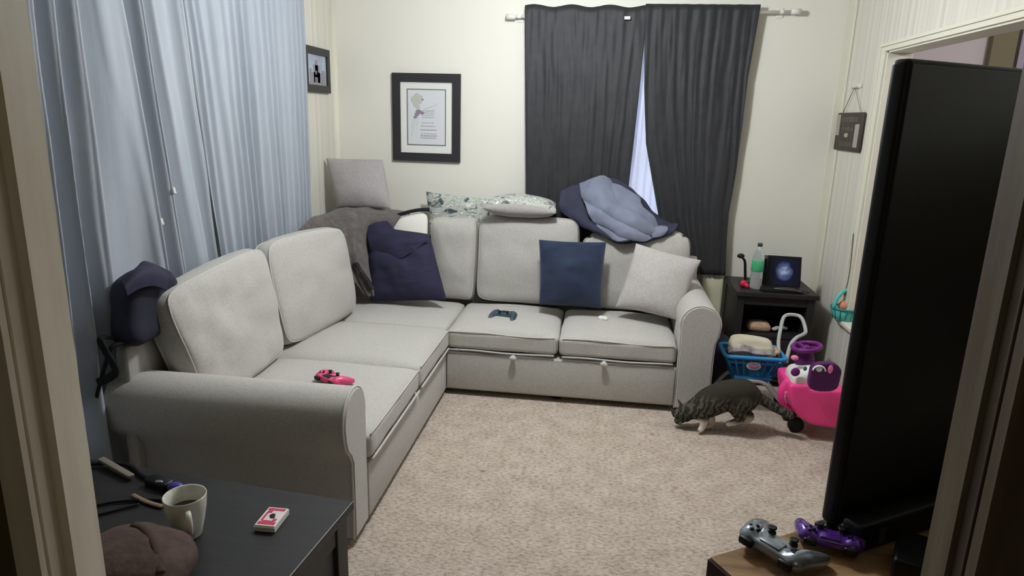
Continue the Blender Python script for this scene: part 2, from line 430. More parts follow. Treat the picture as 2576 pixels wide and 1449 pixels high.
# near wall with the doorway we look through, camera room beyond
bm = B()
Xa, Xb = -.80, .478
prof_l = [(-1.9, .9), (Xa, .9), (Xa, .841), (-.817, .841), (-.817, .812), (-.8205, .811), (-.8205, .808), (-.817, .807), (-.817, .795), (-1.9, .795)]
prism(bm, prof_l[4:5] and [(-1.9, .9), (-.86, .9), (-.86, .795), (-1.9, .795)], lambda a, b, t: V(a, b, t), 0, ZC)
prism(bm, [(1.49, .9), (.54, .9), (.54, .795), (1.49, .795)], lambda a, b, t: V(a, b, t), 0, ZC)
box(bm, -.86, .54, .795, .9, 2.12, ZC)
struct('wall_near', bm, M['hall'])
bm = B(); prism(bm, [(-.86, .9), (Xa, .9), (Xa, .841), (-.817, .841), (-.817, .813), (-.822, .812), (-.822, .808), (-.817, .807), (-.817, .796), (-.86, .796)], lambda a, b, t: V(a, b, t), 0, 2.12)
struct('trim_1', bm, M['jamb'])
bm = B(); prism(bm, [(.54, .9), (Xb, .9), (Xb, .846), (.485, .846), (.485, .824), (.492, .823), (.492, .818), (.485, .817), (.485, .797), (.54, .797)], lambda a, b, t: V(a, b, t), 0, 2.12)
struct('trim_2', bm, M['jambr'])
bm = B(); box(bm, -2.6, -2.5, -2.2, .795, 0, ZC); struct('wall_hall_left', bm, M['hall'])
bm = B(); box(bm, 2.5, 2.6, -2.2, .795, 0, ZC); struct('wall_hall_right', bm, M['hall'])
bm = B(); box(bm, -2.6, 2.6, -2.3, -2.2, 0, ZC); struct('wall_hall_back', bm, M['hall'])
bm = B(); box(bm, -2.6, -1.9, .795, .9, 0, ZC); box(bm, 1.49, 3.8, .795, .9, 0, ZC); struct('wall_hall_front', bm, M['hall'])
bm = B(); box(bm, 3.7, 3.8, .9, YB, 0, ZC); struct('wall_side_room', bm, M['sidewall'])
bm = B(); box(bm, 1.61, 3.7, YB-.01, YB, 0, ZC); struct('wall_side_room_back', bm, M['sidewall'])
# casing round the opening, its ledge, corner trims
bm = B()
for x0, x1, o in ((XR-.016, XR, 0), (XR-.024, XR-.012, .012)):
    box(bm, x0, x1, OY1+(.0 if o == 0 else .052), OY1+.07, .53, OZ1-.001 if o == 0 else OZ1+.023)
box(bm, XR-.016, XR, OY0-.07, OY1+.07, OZ1, OZ1+.038); box(bm, XR-.024, XR-.012, OY0-.07, OY1+.07, OZ1+.024, OZ1+.040)
box(bm, XR-.004, XR+.124, OY1-.012, OY1, OZ0, OZ1); box(bm, XR-.004, XR+.124, OY0, OY1, OZ1-.010, OZ1)
box(bm, XR-.016, XR, OY0-.07, OY0, .53, OZ1)
struct('trim_3', bm, M['trim'])
bm = B(); box(bm, XR-.035, XR+.15, OY0-.05, 4.22, OZ0, OZ0+.028, .006); struct('trim_4', bm, M['trim'])
bm = B(); tube(bm, [(XL+.004, YB-.004, 0), (XL+.004, YB-.004, ZC)], .028, 12); struct('trim_5', bm, M['trim'], True)
bm = B(); box(bm, XR-.055, XR-.002, YB-.012, YB-.001, 0, ZC, .003); box(bm, XR-.012, XR-.001, YB-.04, YB, 0, ZC, .003); struct('trim_6', bm, M['trim'])
bm = B(); box(bm, 2.28, 2.42, YB-.06, YB-.011, 0, ZC, .004); struct('olive_strip', bm, M['olive'])  # brown-olive upright strip on the next room's back wall
# window
bm = B()
for a in ((WX0, WX0+.05), (WX1-.05, WX1), ((WX0+WX1)/2-.02, (WX0+WX1)/2+.02)): box(bm, a[0], a[1], YB+.05, YB+.09, WZ0, WZ1)
for a in ((WZ0+.0, WZ0+.05), (WZ1-.05, WZ1), (1.42, 1.46)): box(bm, WX0+.001, WX1-.001, YB+.052, YB+.088, a[0]+.001, a[1]-.001)
wf = obj('window_1', bm, M['trim'], None, False); wf['kind'] = 'structure'
bm = B(); box(bm, WX0+.03, WX1-.03, YB+.066, YB+.072, WZ0+.03, WZ1-.03); gp = obj('pane', bm, M['pane'], wf, False)

# ------------------------------------------------------------------ curtains
def curtain(name, edgeL, edgeR, z0, z1, plane, npl, amp, m, seed=0, nu=180, nv=40, drift=0, topamp=.35, hang=None):
    """edgeL/edgeR: functions of height share t (0 top, 1 bottom) giving the horizontal coordinate; plane(h, off, z)->xyz"""
    random.seed(seed); ph = [random.uniform(-.5, .5) for _ in range(60)]
    bm = B(); g = []
    for j in range(nv+1):
        t = j/nv; r = []
        for i in range(nu+1):
            s = i/nu
            a = edgeL(t)+(edgeR(t)-edgeL(t))*s
            k = s*npl
            k2 = k+noise.noise(V(s*4.5, seed, t*.7))*1.1+drift*t*math.sin(s*5)
            A = amp*(topamp+(1-topamp)*min(1, t*1.6))*(.75+.5*noise.noise(V(s*6, t*.8, seed+3)))
            sn = math.sin(k2*2*PI)
            off = A*(math.copysign(abs(sn)**.75, sn)+.28*math.sin(k2*4*PI+1+seed))+wr((s*9, t*3, seed), 2.5, .006)
            a += A*.35*math.cos(k2*2*PI)*(1 if 0 < i < nu else 0)
            zz = z1+(z0-z1)*t
            if hang: zz += hang(s, t)
            r.append(bm.verts.new(plane(a, off, zz)))
        g.append(r)
    for j in range(nv):
        for i in range(nu): bm.faces.new((g[j][i], g[j][i+1], g[j+1][i+1], g[j+1][i]))
    o = obj(name, bm, m); solid(o, .003); return o
def PL(a, off, z):
    k = min(1, max(0, (z-.75)/.35)); hi = .030+.045*k
    return V(-1.844+max(-.050, min(hi, off)), a, z)
c1 = curtain('curtain', lambda t: 1.62, lambda t: 2.84+.26*t, .06, 2.44, PL, 9.5, .050, M['curtain_blue'], 1, 300, drift=.35, topamp=.6)
tag(c1, 'pale blue-grey floor-length curtain nearest the doorway, with deep loose folds', 'curtain', 'pale blue curtains on the left wall')
c2 = curtain('curtain', lambda t: 2.87+.24*t, lambda t: 4.16-.10*t, .06, 2.44, PL, 16, .026, M['curtain_blue'], 5, 300, topamp=.5)
tag(c2, 'pale blue-grey curtain with fine tight folds, reaching the small framed picture', 'curtain', 'pale blue curtains on the left wall')
rod = B(); tube(rod, [(-1.838, 1.45, 2.455), (-1.838, 4.25, 2.455)], .012, 12)
for y in (1.5, 4.2): tube(rod, [(-1.9, y, 2.455), (-1.838, y, 2.455)], .008, 8)
tag(obj('curtain_rod', rod, M['white_metal']), 'white curtain rod above the pale blue curtains on the left wall', 'curtain rod')
# small clips pinching the near curtain
for (px, py) in ((403, 492), (404, 556)):
    q = atX(px, py, -1.84); p = max((v.co for v in c1.data.vertices if abs(v.co.y-q.y-.01) < .05 and abs(v.co.z-q.z) < .035), key=lambda k: k.x)+V(.004, 0, 0); b = B(); ball(b, p, .009, .7, 1, 1.8); ball(b, p+V(0, .008, -.010), .007, .8, 1, 1)
    o = obj('curtain_clip', b, M['white_plastic']); remesh(o, .003, 3)
    tag(o, 'small white clip pinching the pale blue curtain, %s of the two' % ('upper' if py < 520 else 'lower'), 'clip', 'white clips on the blue curtain')
PB = lambda a, off, z: V(a, 4.640-off, z)
def lerp(ts, vs):
    def f(t):
        for i in range(len(ts)-1):
            if t <= ts[i+1]: k = (t-ts[i])/(ts[i+1]-ts[i]); k = max(0, k); return vs[i]+(vs[i+1]-vs[i])*k
        return vs[-1]
    return f
k1 = curtain('blackout_curtain', lerp([0, 1], [-.562, -.50]), lerp([0, .115, .35, .68, 1], [.21, .212, .20, .175, .16]), .66, 2.352, PB, 8, .004, M['curtain_black'], 2, 160, topamp=.3, hang=lambda s, t: .008*math.sin(s*20)*(1-t))
tag(k1, 'black blackout curtain panel on the left, hanging over the window behind the leaf pillows', 'curtain', 'black curtains on the back wall')
b = B(); p = V(.095, 4.612, 2.278); box(b, p.x-.018, p.x+.018, p.y-.002, p.y+.002, p.z-.009, p.z+.009)
obj('fabric_tag', b, M['white_plastic'], k1, False)
k2 = curtain('blackout_curtain', lerp([0, .115, .3, .5, .78, 1], [.205, .212, .232, .27, .39, .52]), lerp([0, .25, .6, .75, .85, 1], [.905, .875, .865, .845, .848, .865]), .645, 2.366, PB, 9, .007, M['curtain_black'], 7, 180, topamp=.3)
tag(k2, 'black blackout curtain panel on the right, pulled aside to show the white sheer', 'curtain', 'black curtains on the back wall')
sh = curtain('sheer_curtain', lambda t: -.28, lambda t: .66, .70, 2.25, lambda a, off, z: V(a, 4.70-off, z), 22, .006, M['sheer'], 3, 220)
tag(sh, 'white sheer curtain glowing in the gap between the black curtains', 'curtain')
r = thing('curtain_rod', 'white curtain rod carrying the black curtains over the window', 'curtain rod', (.24, 4.64, 2.3))
b = B(); tube(b, [(-.63, 4.668, 2.287), (1.11, 4.668, 2.330)], .010, 12); obj('rod', b, M['white_metal'], r)
for x, z in ((-.655, 2.286), (1.125, 2.331)):
    b = B(); tube(b, [(x-.03, 4.668, z), (x+.03, 4.668, z)], .017, 12); obj('finial', b, M['white_metal'], r)
for x, z in ((-.60, 2.288), (1.04, 2.328)):
    b = B(); box(b, x-.012, x+.012, 4.658, 4.72, z-.010, z+.010, .003); box(b, x-.02, x+.02, 4.712, 4.72, z-.03, z+.03, .003); obj('bracket', b, M['white_metal'], r, False)
so = curtain('curtain', lambda t: 2.44, lambda t: 3.2, .06, 2.35, lambda a, off, z: V(a, 4.66-off, z), 9, .025, mat('lilac_grey_curtain', (176, 172, 190), .8), 11, 120)
tag(so, 'lilac-grey curtain in the next room, seen through the opening above the television', 'curtain')

# ------------------------------------------------------------------ pictures
def frame(name, label, cat, fn, a0, a1, z0, z1, wd, dp, mf):
    """fn(a, depth, z) -> xyz, depth grows away from the wall"""
    c = fn((a0+a1)/2, 0, z0); t = thing(name, label, cat, c)
    b = B()
    def bar(p, q, r, s):
        A = [fn(x, d, z) for d in (0, dp) for x, z in ((p, r), (q, r), (q, s), (p, s))]
        vs = [b.verts.new(v) for v in A]
        for f in ((0, 1, 2, 3), (4, 5, 6, 7), (0, 1, 5, 4), (1, 2, 6, 5), (2, 3, 7, 6), (3, 0, 4, 7)): b.faces.new([vs[k] for k in f])
    bar(a0, a0+wd, z0, z1); bar(a1-wd, a1, z0, z1); bar(a0+wd, a1-wd, z0, z0+wd); bar(a0+wd, a1-wd, z1-wd, z1)
    o = obj('frame', b, mf, t, False)
    return t
def panel(name, fn, a0, a1, z0, z1, d0, d1, m, parent):
    b = B(); vs = [b.verts.new(fn(x, d, z)) for d in (d0, d1) for x, z in ((a0, z0), (a1, z0), (a1, z1), (a0, z1))]
    for f in ((0, 1, 2, 3), (4, 5, 6, 7), (0, 1, 5, 4), (1, 2, 6, 5), (2, 3, 7, 6), (3, 0, 4, 7)): b.faces.new([vs[k] for k in f])
    return obj(name, b, m, parent, False)
fb = lambda a, d, z: V(a, YB-d, z)
a0, a1, z0, z1 = -1.474, -.994, 1.335, 1.925
t = frame('framed_print', 'black framed floral print with wide white mat on the back wall', 'picture', fb, a0, a1, z0, z1, .056, .024, M['black_frame'])
panel('mat_board', fb, a0+.05, a1-.05, z0+.05, z1-.05, .004, .010, M['mat_board'], t)
b = B()
i0, i1, j0, j1 = a0+.108, a1-.108, z0+.115, z1-.108
for (p, q, rr, s) in ((i0-.006, i0, j0-.006, j1+.006), (i1, i1+.006, j0-.006, j1+.006), (i0, i1, j0-.006, j0), (i0, i1, j1, j1+.006)):
    box(b, p, q, YB-.014, YB-.010, rr, s)
obj('mat_border', b, mat('grey_mat_line', (120, 122, 116), .8), t, False)
pr = panel('print', fb, i0, i1, j0, j1, .0105, .0115, M['art'], t)
fx = lambda u: i0+(i1-i0)*u
fz = lambda v: j0+(j1-j0)*v
def strokes(name, lines, m, y=YB-.0125, rad=.0016, par=pr):
    b = B()
    for L in lines: tube(b, spline([V(fx(u), y, fz(v)) for u, v in L], 6), rad if not isinstance(rad, list) else rad, 6, flat=.4)
    return obj(name, b, m, par)
b = B()
for u, v, s in ((.25, .88, .020), (.17, .82, .022), (.30, .80, .022), (.22, .74, .020), (.36, .86, .014), (.28, .68, .014)): ball(b, (fx(u), YB-.0122, fz(v)), s, 1, .04, 1.1)
obj('flower', b, mat('pale_flower_ink', (188, 188, 178), .8), pr)
mauve = mat('mauve_ink', (140, 128, 146), .8)
for u, v, s in ((.29, .60, .018), (.24, .55, .014), (.38, .58, .013), (.20, .50, .011), (.40, .82, .007)):
    b = B(); ball(b, (fx(u), YB-.0126, fz(v)), s, 1.2, .04, .8); obj('petal', b, mauve, pr)
strokes('stem', [[(.3, .62), (.22, .5), (.14, .3), (.1, .15)], [(.26, .6), (.14, .45), (.10, .3)], [(.3, .58), (.26, .42), (.22, .33)], [(.32, .6), (.5, .66), (.7, .72), (.8, .76)], [(.34, .56), (.5, .6), (.72, .64)]], mat('grey_green_ink', (150, 158, 156), .8))
b = B()
random.seed(4)
for v, u0, u1, h in ((.62, .42, .72, .004), (.58, .4, .72, .004), (.54, .38, .7, .004), (.50, .38, .7, .004), (.40, .38, .70, .004), (.34, .35, .72, .0045), (.27, .33, .78, .006), (.20, .36, .78, .004), (.16, .34, .78, .008), (.12, .34, .76, .006)):
    u = u0
    while u < u1:
        q = min(u1, u+random.uniform(.03, .09)); box(b, fx(u), fx(q), YB-.0128, YB-.0114, fz(v)-h/2, fz(v)+h/2); u = q+.015
obj('faint_lettering', b, mat('faint_ink', (158, 158, 166), .8), pr, False)
fl = lambda a, d, z: V(XL+d, a, z)
t = frame('framed_photo', 'small black framed photo of a pale grey building on the striped left wall', 'picture', fl, 4.215, 4.61, 1.775, 2.055, .045, .022, M['black_frame'])
pm = mat('photo_sky', (176, 190, 206), .5, (150, 150, 168), 5)
ph = panel('photo', fl, 4.25, 4.575, 1.81, 2.02, .004, .010, pm, t)
b = B()
for y0, y1, zz in ((4.33, 4.50, 1.90), (4.36, 4.46, 1.945), (4.385, 4.43, 1.975), (4.30, 4.33, 1.92), (4.50, 4.535, 1.915)): box(b, XL+.010, XL+.012, y0, y1, 1.815, zz)
obj('building_shape', b, mat('photo_grey', (146, 144, 156), .6), ph, False)
b = B(); box(b, XL+.0118, XL+.013, 4.375, 4.42, 1.815, 1.87); box(b, XL+.0118, XL+.013, 4.385, 4.41, 1.885, 1.91); obj('doorway_shape', b, mat('photo_dark', (112, 106, 116), .6), ph, False)
b = B(); box(b, XL+.0118, XL+.0135, 4.26, 4.56, 1.812, 1.835); obj('ground_shape', b, mat('photo_ground', (150, 148, 142), .6), ph, False)
fr = lambda a, d, z: V(XR-d, a, z)
t = thing('wall_plaque', 'dark brown wooden word plaque hanging by a string on the striped right wall', 'sign', (XR, 4.5, 1.50))
b = B(); box(b, XR-.02, XR-.004, 4.265, 4.745, 1.505, 1.733, .006); obj('board', b, M['plaque'], t)
b = B(); box(b, XR-.023, XR-.019, 4.645, 4.70, 1.595, 1.722); obj('pale_panel', b, M['plaque_pale'], t, False)
b = B(); box(b, XR-.023, XR-.019, 4.30, 4.365, 1.53, 1.665); obj('pale_panel', b, M['plaque_pale'], t, False)
b = B(); random.seed(8)
for zz, h, y0, y1 in ((1.69, .034, 4.33, 4.61), (1.635, .022, 4.40, 4.60), (1.545, .030, 4.40, 4.60)):
    y = y1
    while y > y0: q = random.uniform(.012, .022); box(b, XR-.0225, XR-.019, y-q*.5, y, zz-h/2, zz+h/2); box(b, XR-.0225, XR-.019, y-q*1.2, y, zz-h/2, zz-h/2+.005); y -= q*1.9
obj('blurred_lettering', b, M['plaque_mid'], t, False)
b = B(); ball(b, (XR-.021, 4.51, 1.598), .02, .1, 1.8, .7); obj('heart_motif', b, M['plaque_pale'], t)
b = B(); tube(b, [(XR-.014, 4.64, 1.733), (XR-.016, 4.49, 1.885)], .0022, 6); tube(b, [(XR-.014, 4.33, 1.733), (XR-.016, 4.49, 1.885)], .0014, 6); obj('hanging_string', b, M['cord'], t)
hk = B(); box(hk, XR-.010, XR, 4.41, 4.57, 1.875, 1.90, .004); tube(hk, spline([(XR-.008, 4.46, 1.886), (XR-.03, 4.46, 1.88), (XR-.03, 4.46, 1.898)], 5), .005, 8); tube(hk, spline([(XR-.008, 4.51, 1.886), (XR-.03, 4.51, 1.88), (XR-.03, 4.51, 1.898)], 5), .005, 8)
tag(obj('wall_hook', hk, M['trim']), 'small cream double hook on the right wall above the dark plaque', 'hook')
cd = B(); tube(cd, spline([atX(2149, 560, 1.47), atX(2143, 630, 1.47), atX(2136, 690, 1.47), atX(2124, 745, 1.47)], 6), .0028, 6)
tag(obj('hanging_cord', cd, M['cord']), 'thin cord hanging down the opening edge onto the teal toy basket', 'cord')

# ------------------------------------------------------------------ sectional sofa
sofa = thing('sectional_sofa', 'light grey fabric corner sofa with rolled arms on the beige carpet', 'sofa', (-.88, 3.77, 0))
# base bodies
b = B(); box(b, -1.79, -.885, 2.37, 4.60, .035, .275, .006); box(b, -.95, .49, 3.775, 4.60, .035, .275, .006); obj('base_frame', b, M['sofa'], sofa, False)
for x, y in ((-1.72, 2.3), (-.95, 2.32), (-1.72, 4.5), (.62, 3.85), (.62, 4.5), (-.95, 3.85), (-.2, 3.85), (-.2, 4.5)):
    b = B(); box(b, x-.025, x+.025, y-.025, y+.025, 0, .045); obj('foot', b, M['black_plastic'], sofa, False)
# front panels
b = B(); box(b, -.868, .484, 3.762, 3.79, .045, .272, .008, 3); fp = obj('drawer_front', b, M['sofa'], sofa)
b = B(); box(b, -.89, -.872, 2.385, 3.765, .035, .272, .006, 3); obj('front_panel', b, M['sofa'], sofa)
for px, py in ((1290, 898), (1519, 913)):
    p = atY(px, py+4, 3.735); b = B(); ball(b, p, .018, 1.3, .8, .9); ball(b, p+V(0, .015, .004), .013, 1, 1, 1); tube(b, [p, p+V(0, .03, 0)], .007, 8)
    o = obj('pull_knob', b, M['piping'], fp); remesh(o, .004, 3)
# seat cushions
seats = [(-.872, -.203, 3.758, 4.40, 1), (-.197, .482, 3.758, 4.40, 2)]
for x0, x1, y0, y1, s in seats:
    sc = obj('seat_cushion', softbox(x0, x1, y0, y1, .296, .412, .028, .035, 16, .007, s), M['sofa'], sofa)
    b = B(); tube(b, [V(x0+.02+(x1-x0-.04)*k/16, y0-.001, .294+.003*math.sin(k*.5)) for k in range(17)], .0055, 8); tube(b, [V(x0+.02+(x1-x0-.04)*k/16, y0+.003, .404+.005*math.sin(k*.4)) for k in range(17)], .004, 8); obj('piping', b, M['piping'], sc)
for y0, y1, s in ((2.37, 3.127, 3), (3.133, 3.80, 4)):
    sc = obj('seat_cushion', softbox(-1.74, -.858, y0, y1, .296, .412, .028, .035, 16, .007, s), M['sofa'], sofa)
    b = B(); tube(b, [V(-.857, y0+.02+(y1-y0-.04)*k/16, .294) for k in range(17)], .0055, 8); tube(b, [V(-.861, y0+.02+(y1-y0-.04)*k/16, .404) for k in range(17)], .004, 8); obj('piping', b, M['piping'], sc)
obj('corner_seat', softbox(-1.74, -.878, 3.806, 4.40, .296, .410, .03, .030, 14, .006, 5), M['sofa'], sofa)
# backs
obj('back_frame', softbox(-1.80, -1.735, 2.20, 4.60, .04, .775, .028, 0, 14, .002), M['sofa'], sofa)
obj('back_frame', softbox(-1.80, .66, 4.50, 4.60, .04, .79, .03, 0, 14, .002), M['sofa'], sofa)
def roll_arm(fn, c, cz, r, outer, inner, t0, t1, names):
    """2-D outline: slim body, round roll on top; fn(a,z,t)"""
    pts = [(inner, .03)]
    a0 = math.asin(max(-1, min(1, -.25)))
    sgn = 1 if inner > c else -1
    steps = 22
    st = -math.radians(28); en = math.radians(180+12)
    arc = [(c+sgn*r*math.cos(st+(en-st)*k/steps), cz+r*math.sin(st+(en-st)*k/steps)) for k in range(steps+1)]
    arc[0] = (inner-sgn*.0, arc[0][1])
    pts += [(inner, .30)]+arc+[(c-sgn*r*.93, cz-.06), (c-sgn*r*.80, cz-.10), (outer*.6+(c-sgn*r*.8)*.4, cz-.135), (outer, cz-.18), (outer, .2), (outer, .03)]
    b = B(); prism(b, pts, fn, t0, t1)
    o = obj('arm', b, M['sofa'], sofa); autosmooth(o, 40)
    # padded front panel with piping
    cx = sum(p[0] for p in pts)/len(pts); czm = .4
    def ins(p, k): return (cx+(p[0]-cx)*k, p[1]+(.35-p[1])*(1-k)*.4)
    e = t1-t0; d = 1 if e > 0 else -1
    b = B(); A = [b.verts.new(fn(*ins(p, .99), t1)) for p in pts]; D = [b.verts.new(fn(*ins(p, .93), t1+d*.012)) for p in pts]
    N = len(pts)
    for i in range(N): b.faces.new((A[i], A[(i+1) % N], D[(i+1) % N], D[i]))
    b.faces.new(D); b.faces.new(A[::-1])
    f = obj('arm_front', b, M['sofa'], o); autosmooth(f, 50)
    b = B(); tube(b, [fn(*p, t1+d*.002) for p in pts], .0055, 8); obj('piping', b, M['piping'], o)
    return o
roll_arm(lambda a, z, t: V(t, a, z), 2.268, .537, .113, 2.235, 2.378, -1.83, -.885, 0)
roll_arm(lambda a, z, t: V(a, t, z), .597, .540, .112, .682, .49, 4.60, 3.765, 0)

# ------------------------------------------------------------------ back cushions
gb = 'grey back cushions of the corner sofa'
def cushion(name, label, cs, t, rim, seed, m, cat='cushion', group=None, pinch=.02, wob=.012, pipe=True, rnd=.08, sag=.1, power=.5, n=28):
    bm, f1, f2 = pillow(*cs, t, rim, pinch, wob, seed, n, rnd, power, sag)
    o = obj(name, bm, m); tag(o, label, cat, group)
    if pipe:
        b = B(); tube(b, f1, .0045, 6, True)
        if rim > 0: tube(b, f2, .0045, 6, True)
        obj('piping', b, M['piping'], o)
    return o
def q3(*a): return [Vector(p) for p in a]
cushion('back_cushion', 'large slumped grey back cushion behind the near rolled arm', q3((-1.600, 2.41, .45), (-1.615, 3.11, .445), (-1.71, 3.13, .985), (-1.70, 2.31, .945)), .19, .55, 1, M['sofa'], group=gb, pinch=-.02, wob=.024)
cushion('back_cushion', 'grey back cushion leaning out beside the brown blanket on the left section', q3((-1.625, 3.19, .445), (-1.53, 3.95, .445), (-1.60, 3.93, .965), (-1.72, 3.20, .985)), .17, .5, 2, M['sofa'], group=gb, pinch=-.03)
cushion('back_cushion', 'grey back cushion partly hidden behind the dark navy corner pillow', q3((-1.09, 4.40, .445), (-.83, 4.40, .44), (-.815, 4.445, .98), (-1.13, 4.445, .97)), .17, .5, 3, M['sofa'], group=gb)
cushion('back_cushion', 'grey back cushion in the middle, under the flat leaf pillow', q3((-.80, 4.39, .445), (-.13, 4.39, .44), (-.14, 4.445, 1.005), (-.795, 4.445, 1.005)), .17, .5, 4, M['sofa'], group=gb)
cushion('back_cushion', 'grey back cushion at the right end, under the slate blue duvet', q3((-.10, 4.38, .445), (.585, 4.38, .44), (.575, 4.43, .965), (-.10, 4.44, .925)), .17, .5, 5, M['sofa'], group=gb, rnd=.16)
# throw pillows
cushion('throw_pillow', 'light grey square throw pillow leaning against the right arm', q3(atY(1548, 772, 4.10), atY(1704, 806, 4.02), atY(1764, 655, 4.20), atY(1600, 612, 4.26)), .16, 0, 6, M['throw'], 'pillow', pinch=.04, pipe=False, rnd=0, sag=0)
cushion('throw_pillow', 'navy blue square pillow standing where the two right seats meet', q3(atY(1356, 766, 4.12), atY(1513, 776, 4.12), atY(1525, 609, 4.22), atY(1356, 603, 4.22)), .13, 0, 7, M['navyblue'], 'pillow', pinch=.03, pipe=False, rnd=0, sag=0, wob=.03)
cushion('throw_pillow', 'mid grey square pillow standing in the corner on the brown blanket', q3(atY(846, 522, 4.40), atY(985, 526, 4.44), atY(963, 402, 4.54), atY(820, 398, 4.48)), .15, 0, 8, M['throwdark'], 'pillow', pinch=.012, pipe=False, rnd=0, sag=0)
cushion('leaf_pillow', 'leaf print pillow standing upright behind the half-hidden back cushion', q3(atY(1082, 640, 4.56), atY(1222, 640, 4.56), atY(1238, 500, 4.60), atY(1072, 482, 4.60)), .10, 0, 9, M['leaf'], 'pillow', 'leaf print pillows', pinch=.03, pipe=False, rnd=0, sag=0)
# flat leaf pillow: printed top, grey underside
c = [V(-.76, 4.30, 1.09), V(-.28, 4.33, 1.075), V(-.30, 4.60, 1.085), V(-.74, 4.60, 1.10)]
bm, f1, f2 = pillow(*c, .13, 0, .03, .008, 12, 26, 0, .5, 0)
o = obj('leaf_pillow', bm, M['leaf']); tag(o, 'leaf print pillow with grey underside lying flat on the middle back cushion', 'pillow', 'leaf print pillows')
bm, f1, f2 = pillow(*[p-V(0, 0, .012) for p in c], .128, 0, .025, .006, 12, 26, 0, .5, 0)
for v in bm.verts: v.co.y -= .010
obj('underside', bm, M['throwdark'], o)
cl = B(); 
tl = sheet([[atY(1232, 516, 4.42), atY(1238, 520, 4.42), atY(1244, 528, 4.42)], [atY(1230, 526, 4.40), atY(1240, 527, 4.40), atY(1248, 531, 4.40)], [atY(1230, 532, 4.38), atY(1242, 534, 4.38), atY(1250, 534, 4.38)]], 5, 5, .002)
o = obj('care_tag', tl, M['white_plastic'], bpy.data.objects['leaf_pillow.001'] if 'leaf_pillow.001' in bpy.data.objects else None); solid(o, .002)

# cream cushion with black rim tucked behind the navy pillow
o = obj('round_cushion', pillow(atY(985, 650, 4.36), atY(1072, 640, 4.38), atY(1076, 532, 4.44), atY(962, 560, 4.42), .07, 0, -.03, .004, 14, 26, .12, .5, 0)[0], M['cream_cloth'])
tag(o, 'cream cushion with black rim showing above the dark navy corner pillow', 'cushion')
b = B(); tube(b, spline([atY(958, 566, 4.40), atY(985, 548, 4.40), atY(1020, 535, 4.41), atY(1055, 528, 4.42), atY(1080, 527, 4.43)], 6), .012, 10); obj('black_rim', b, M['black_cloth'], o)
# dark navy pillow in the corner
nv = obj('navy_pillow', pillow(atY(932, 759, 4.14), atY(1124, 755, 4.12), atY(1080, 588, 4.24), atY(922, 566, 4.26), .15, 0, .01, .022, 15, 30, .02, .5, 0)[0], M['navy'])
tag(nv, 'dark navy crumpled pillow standing in the sofa corner', 'pillow')
fl_ = sheet([[atY(920, 572, 4.24), atY(948, 560, 4.24), atY(975, 556, 4.24)],
             [atY(926, 606, 4.18), atY(962, 594, 4.165), atY(1005, 590, 4.18)],
             [atY(936, 636, 4.165), atY(985, 628, 4.14), atY(1030, 610, 4.15)],
             [atY(948, 655, 4.16), atY(1010, 650, 4.13), atY(1080, 602, 4.18)]], 8, 8, .006, 12, 3)
o = obj('folded_flap', fl_, M['navy'], nv); solid(o, .008)

# brown blanket over the corner pile
bl = thing('blanket', 'brown-grey fleece blanket draped over the sofa corner beneath the mid grey pillow', 'blanket', (-1.6, 4.3, .78))
net = [[atX(742, 592, -1.76), atX(790, 545, -1.78), V(-1.78, 4.62, .98), V(-1.55, 4.64, .99), V(-1.33, 4.62, .97)],
       [V(-1.72, 3.96, .86), V(-1.70, 4.15, .99), V(-1.66, 4.40, 1.02), V(-1.50, 4.42, 1.02), V(-1.33, 4.42, .99)],
       [V(-1.62, 4.00, .84), V(-1.60, 4.08, .93), V(-1.56, 4.22, 1.00), V(-1.46, 4.30, .98), V(-1.36, 4.34, .93)],
       [atY(852, 620, 4.04), atY(880, 612, 4.08), atY(905, 610, 4.14), atY(935, 615, 4.26), atY(960, 620, 4.34)],
       [atY(868, 665, 4.04), atY(893, 662, 4.05), atY(915, 662, 4.10), atY(938, 668, 4.22), atY(965, 670, 4.32)],
       [atY(890, 705, 4.05), atY(908, 706, 4.06), atY(925, 706, 4.08), atY(945, 708, 4.20), atY(970, 708, 4.30)],
       [atY(920, 742, 4.10), atY(930, 744, 4.10), atY(940, 745, 4.12), atY(955, 742, 4.20), atY(975, 740, 4.28)]]
o = obj('cloth', sheet(net, 9, 8, .012, 10, 6, folds=lambda i, j: .007*math.sin(i*26+j*5)), M['brown'], bl); solid(o, .016, sub=1)
b = B()
pts = [atY(px, py, y) for px, py, y in ((886, 664, 4.030), (896, 682, 4.035), (907, 698, 4.04), (919, 714, 4.055), (928, 730, 4.07))]
wv_ = V(.035, .004, .012)
for k in (0, .33, .66, 1): tube(b, spline([p+wv_*k for p in pts], 5), .004, 6)
for p in spline(pts, 3): tube(b, [p, p+wv_], .0035, 6)
obj('dark_lace_edge', b, mat('dark_lace', (52, 48, 48), .9), bl)
hp = obj('hidden_cushion', pillow((-1.76, 4.14, .80), (-1.42, 4.48, .80), (-1.46, 4.52, .97), (-1.77, 4.25, .97), .16, .4, .02, .01, 3, 12)[0], M['sofa'])
hp.name = 'corner_cushion'; tag(hp, 'grey cushion buried under the brown-grey blanket in the sofa corner', 'cushion')

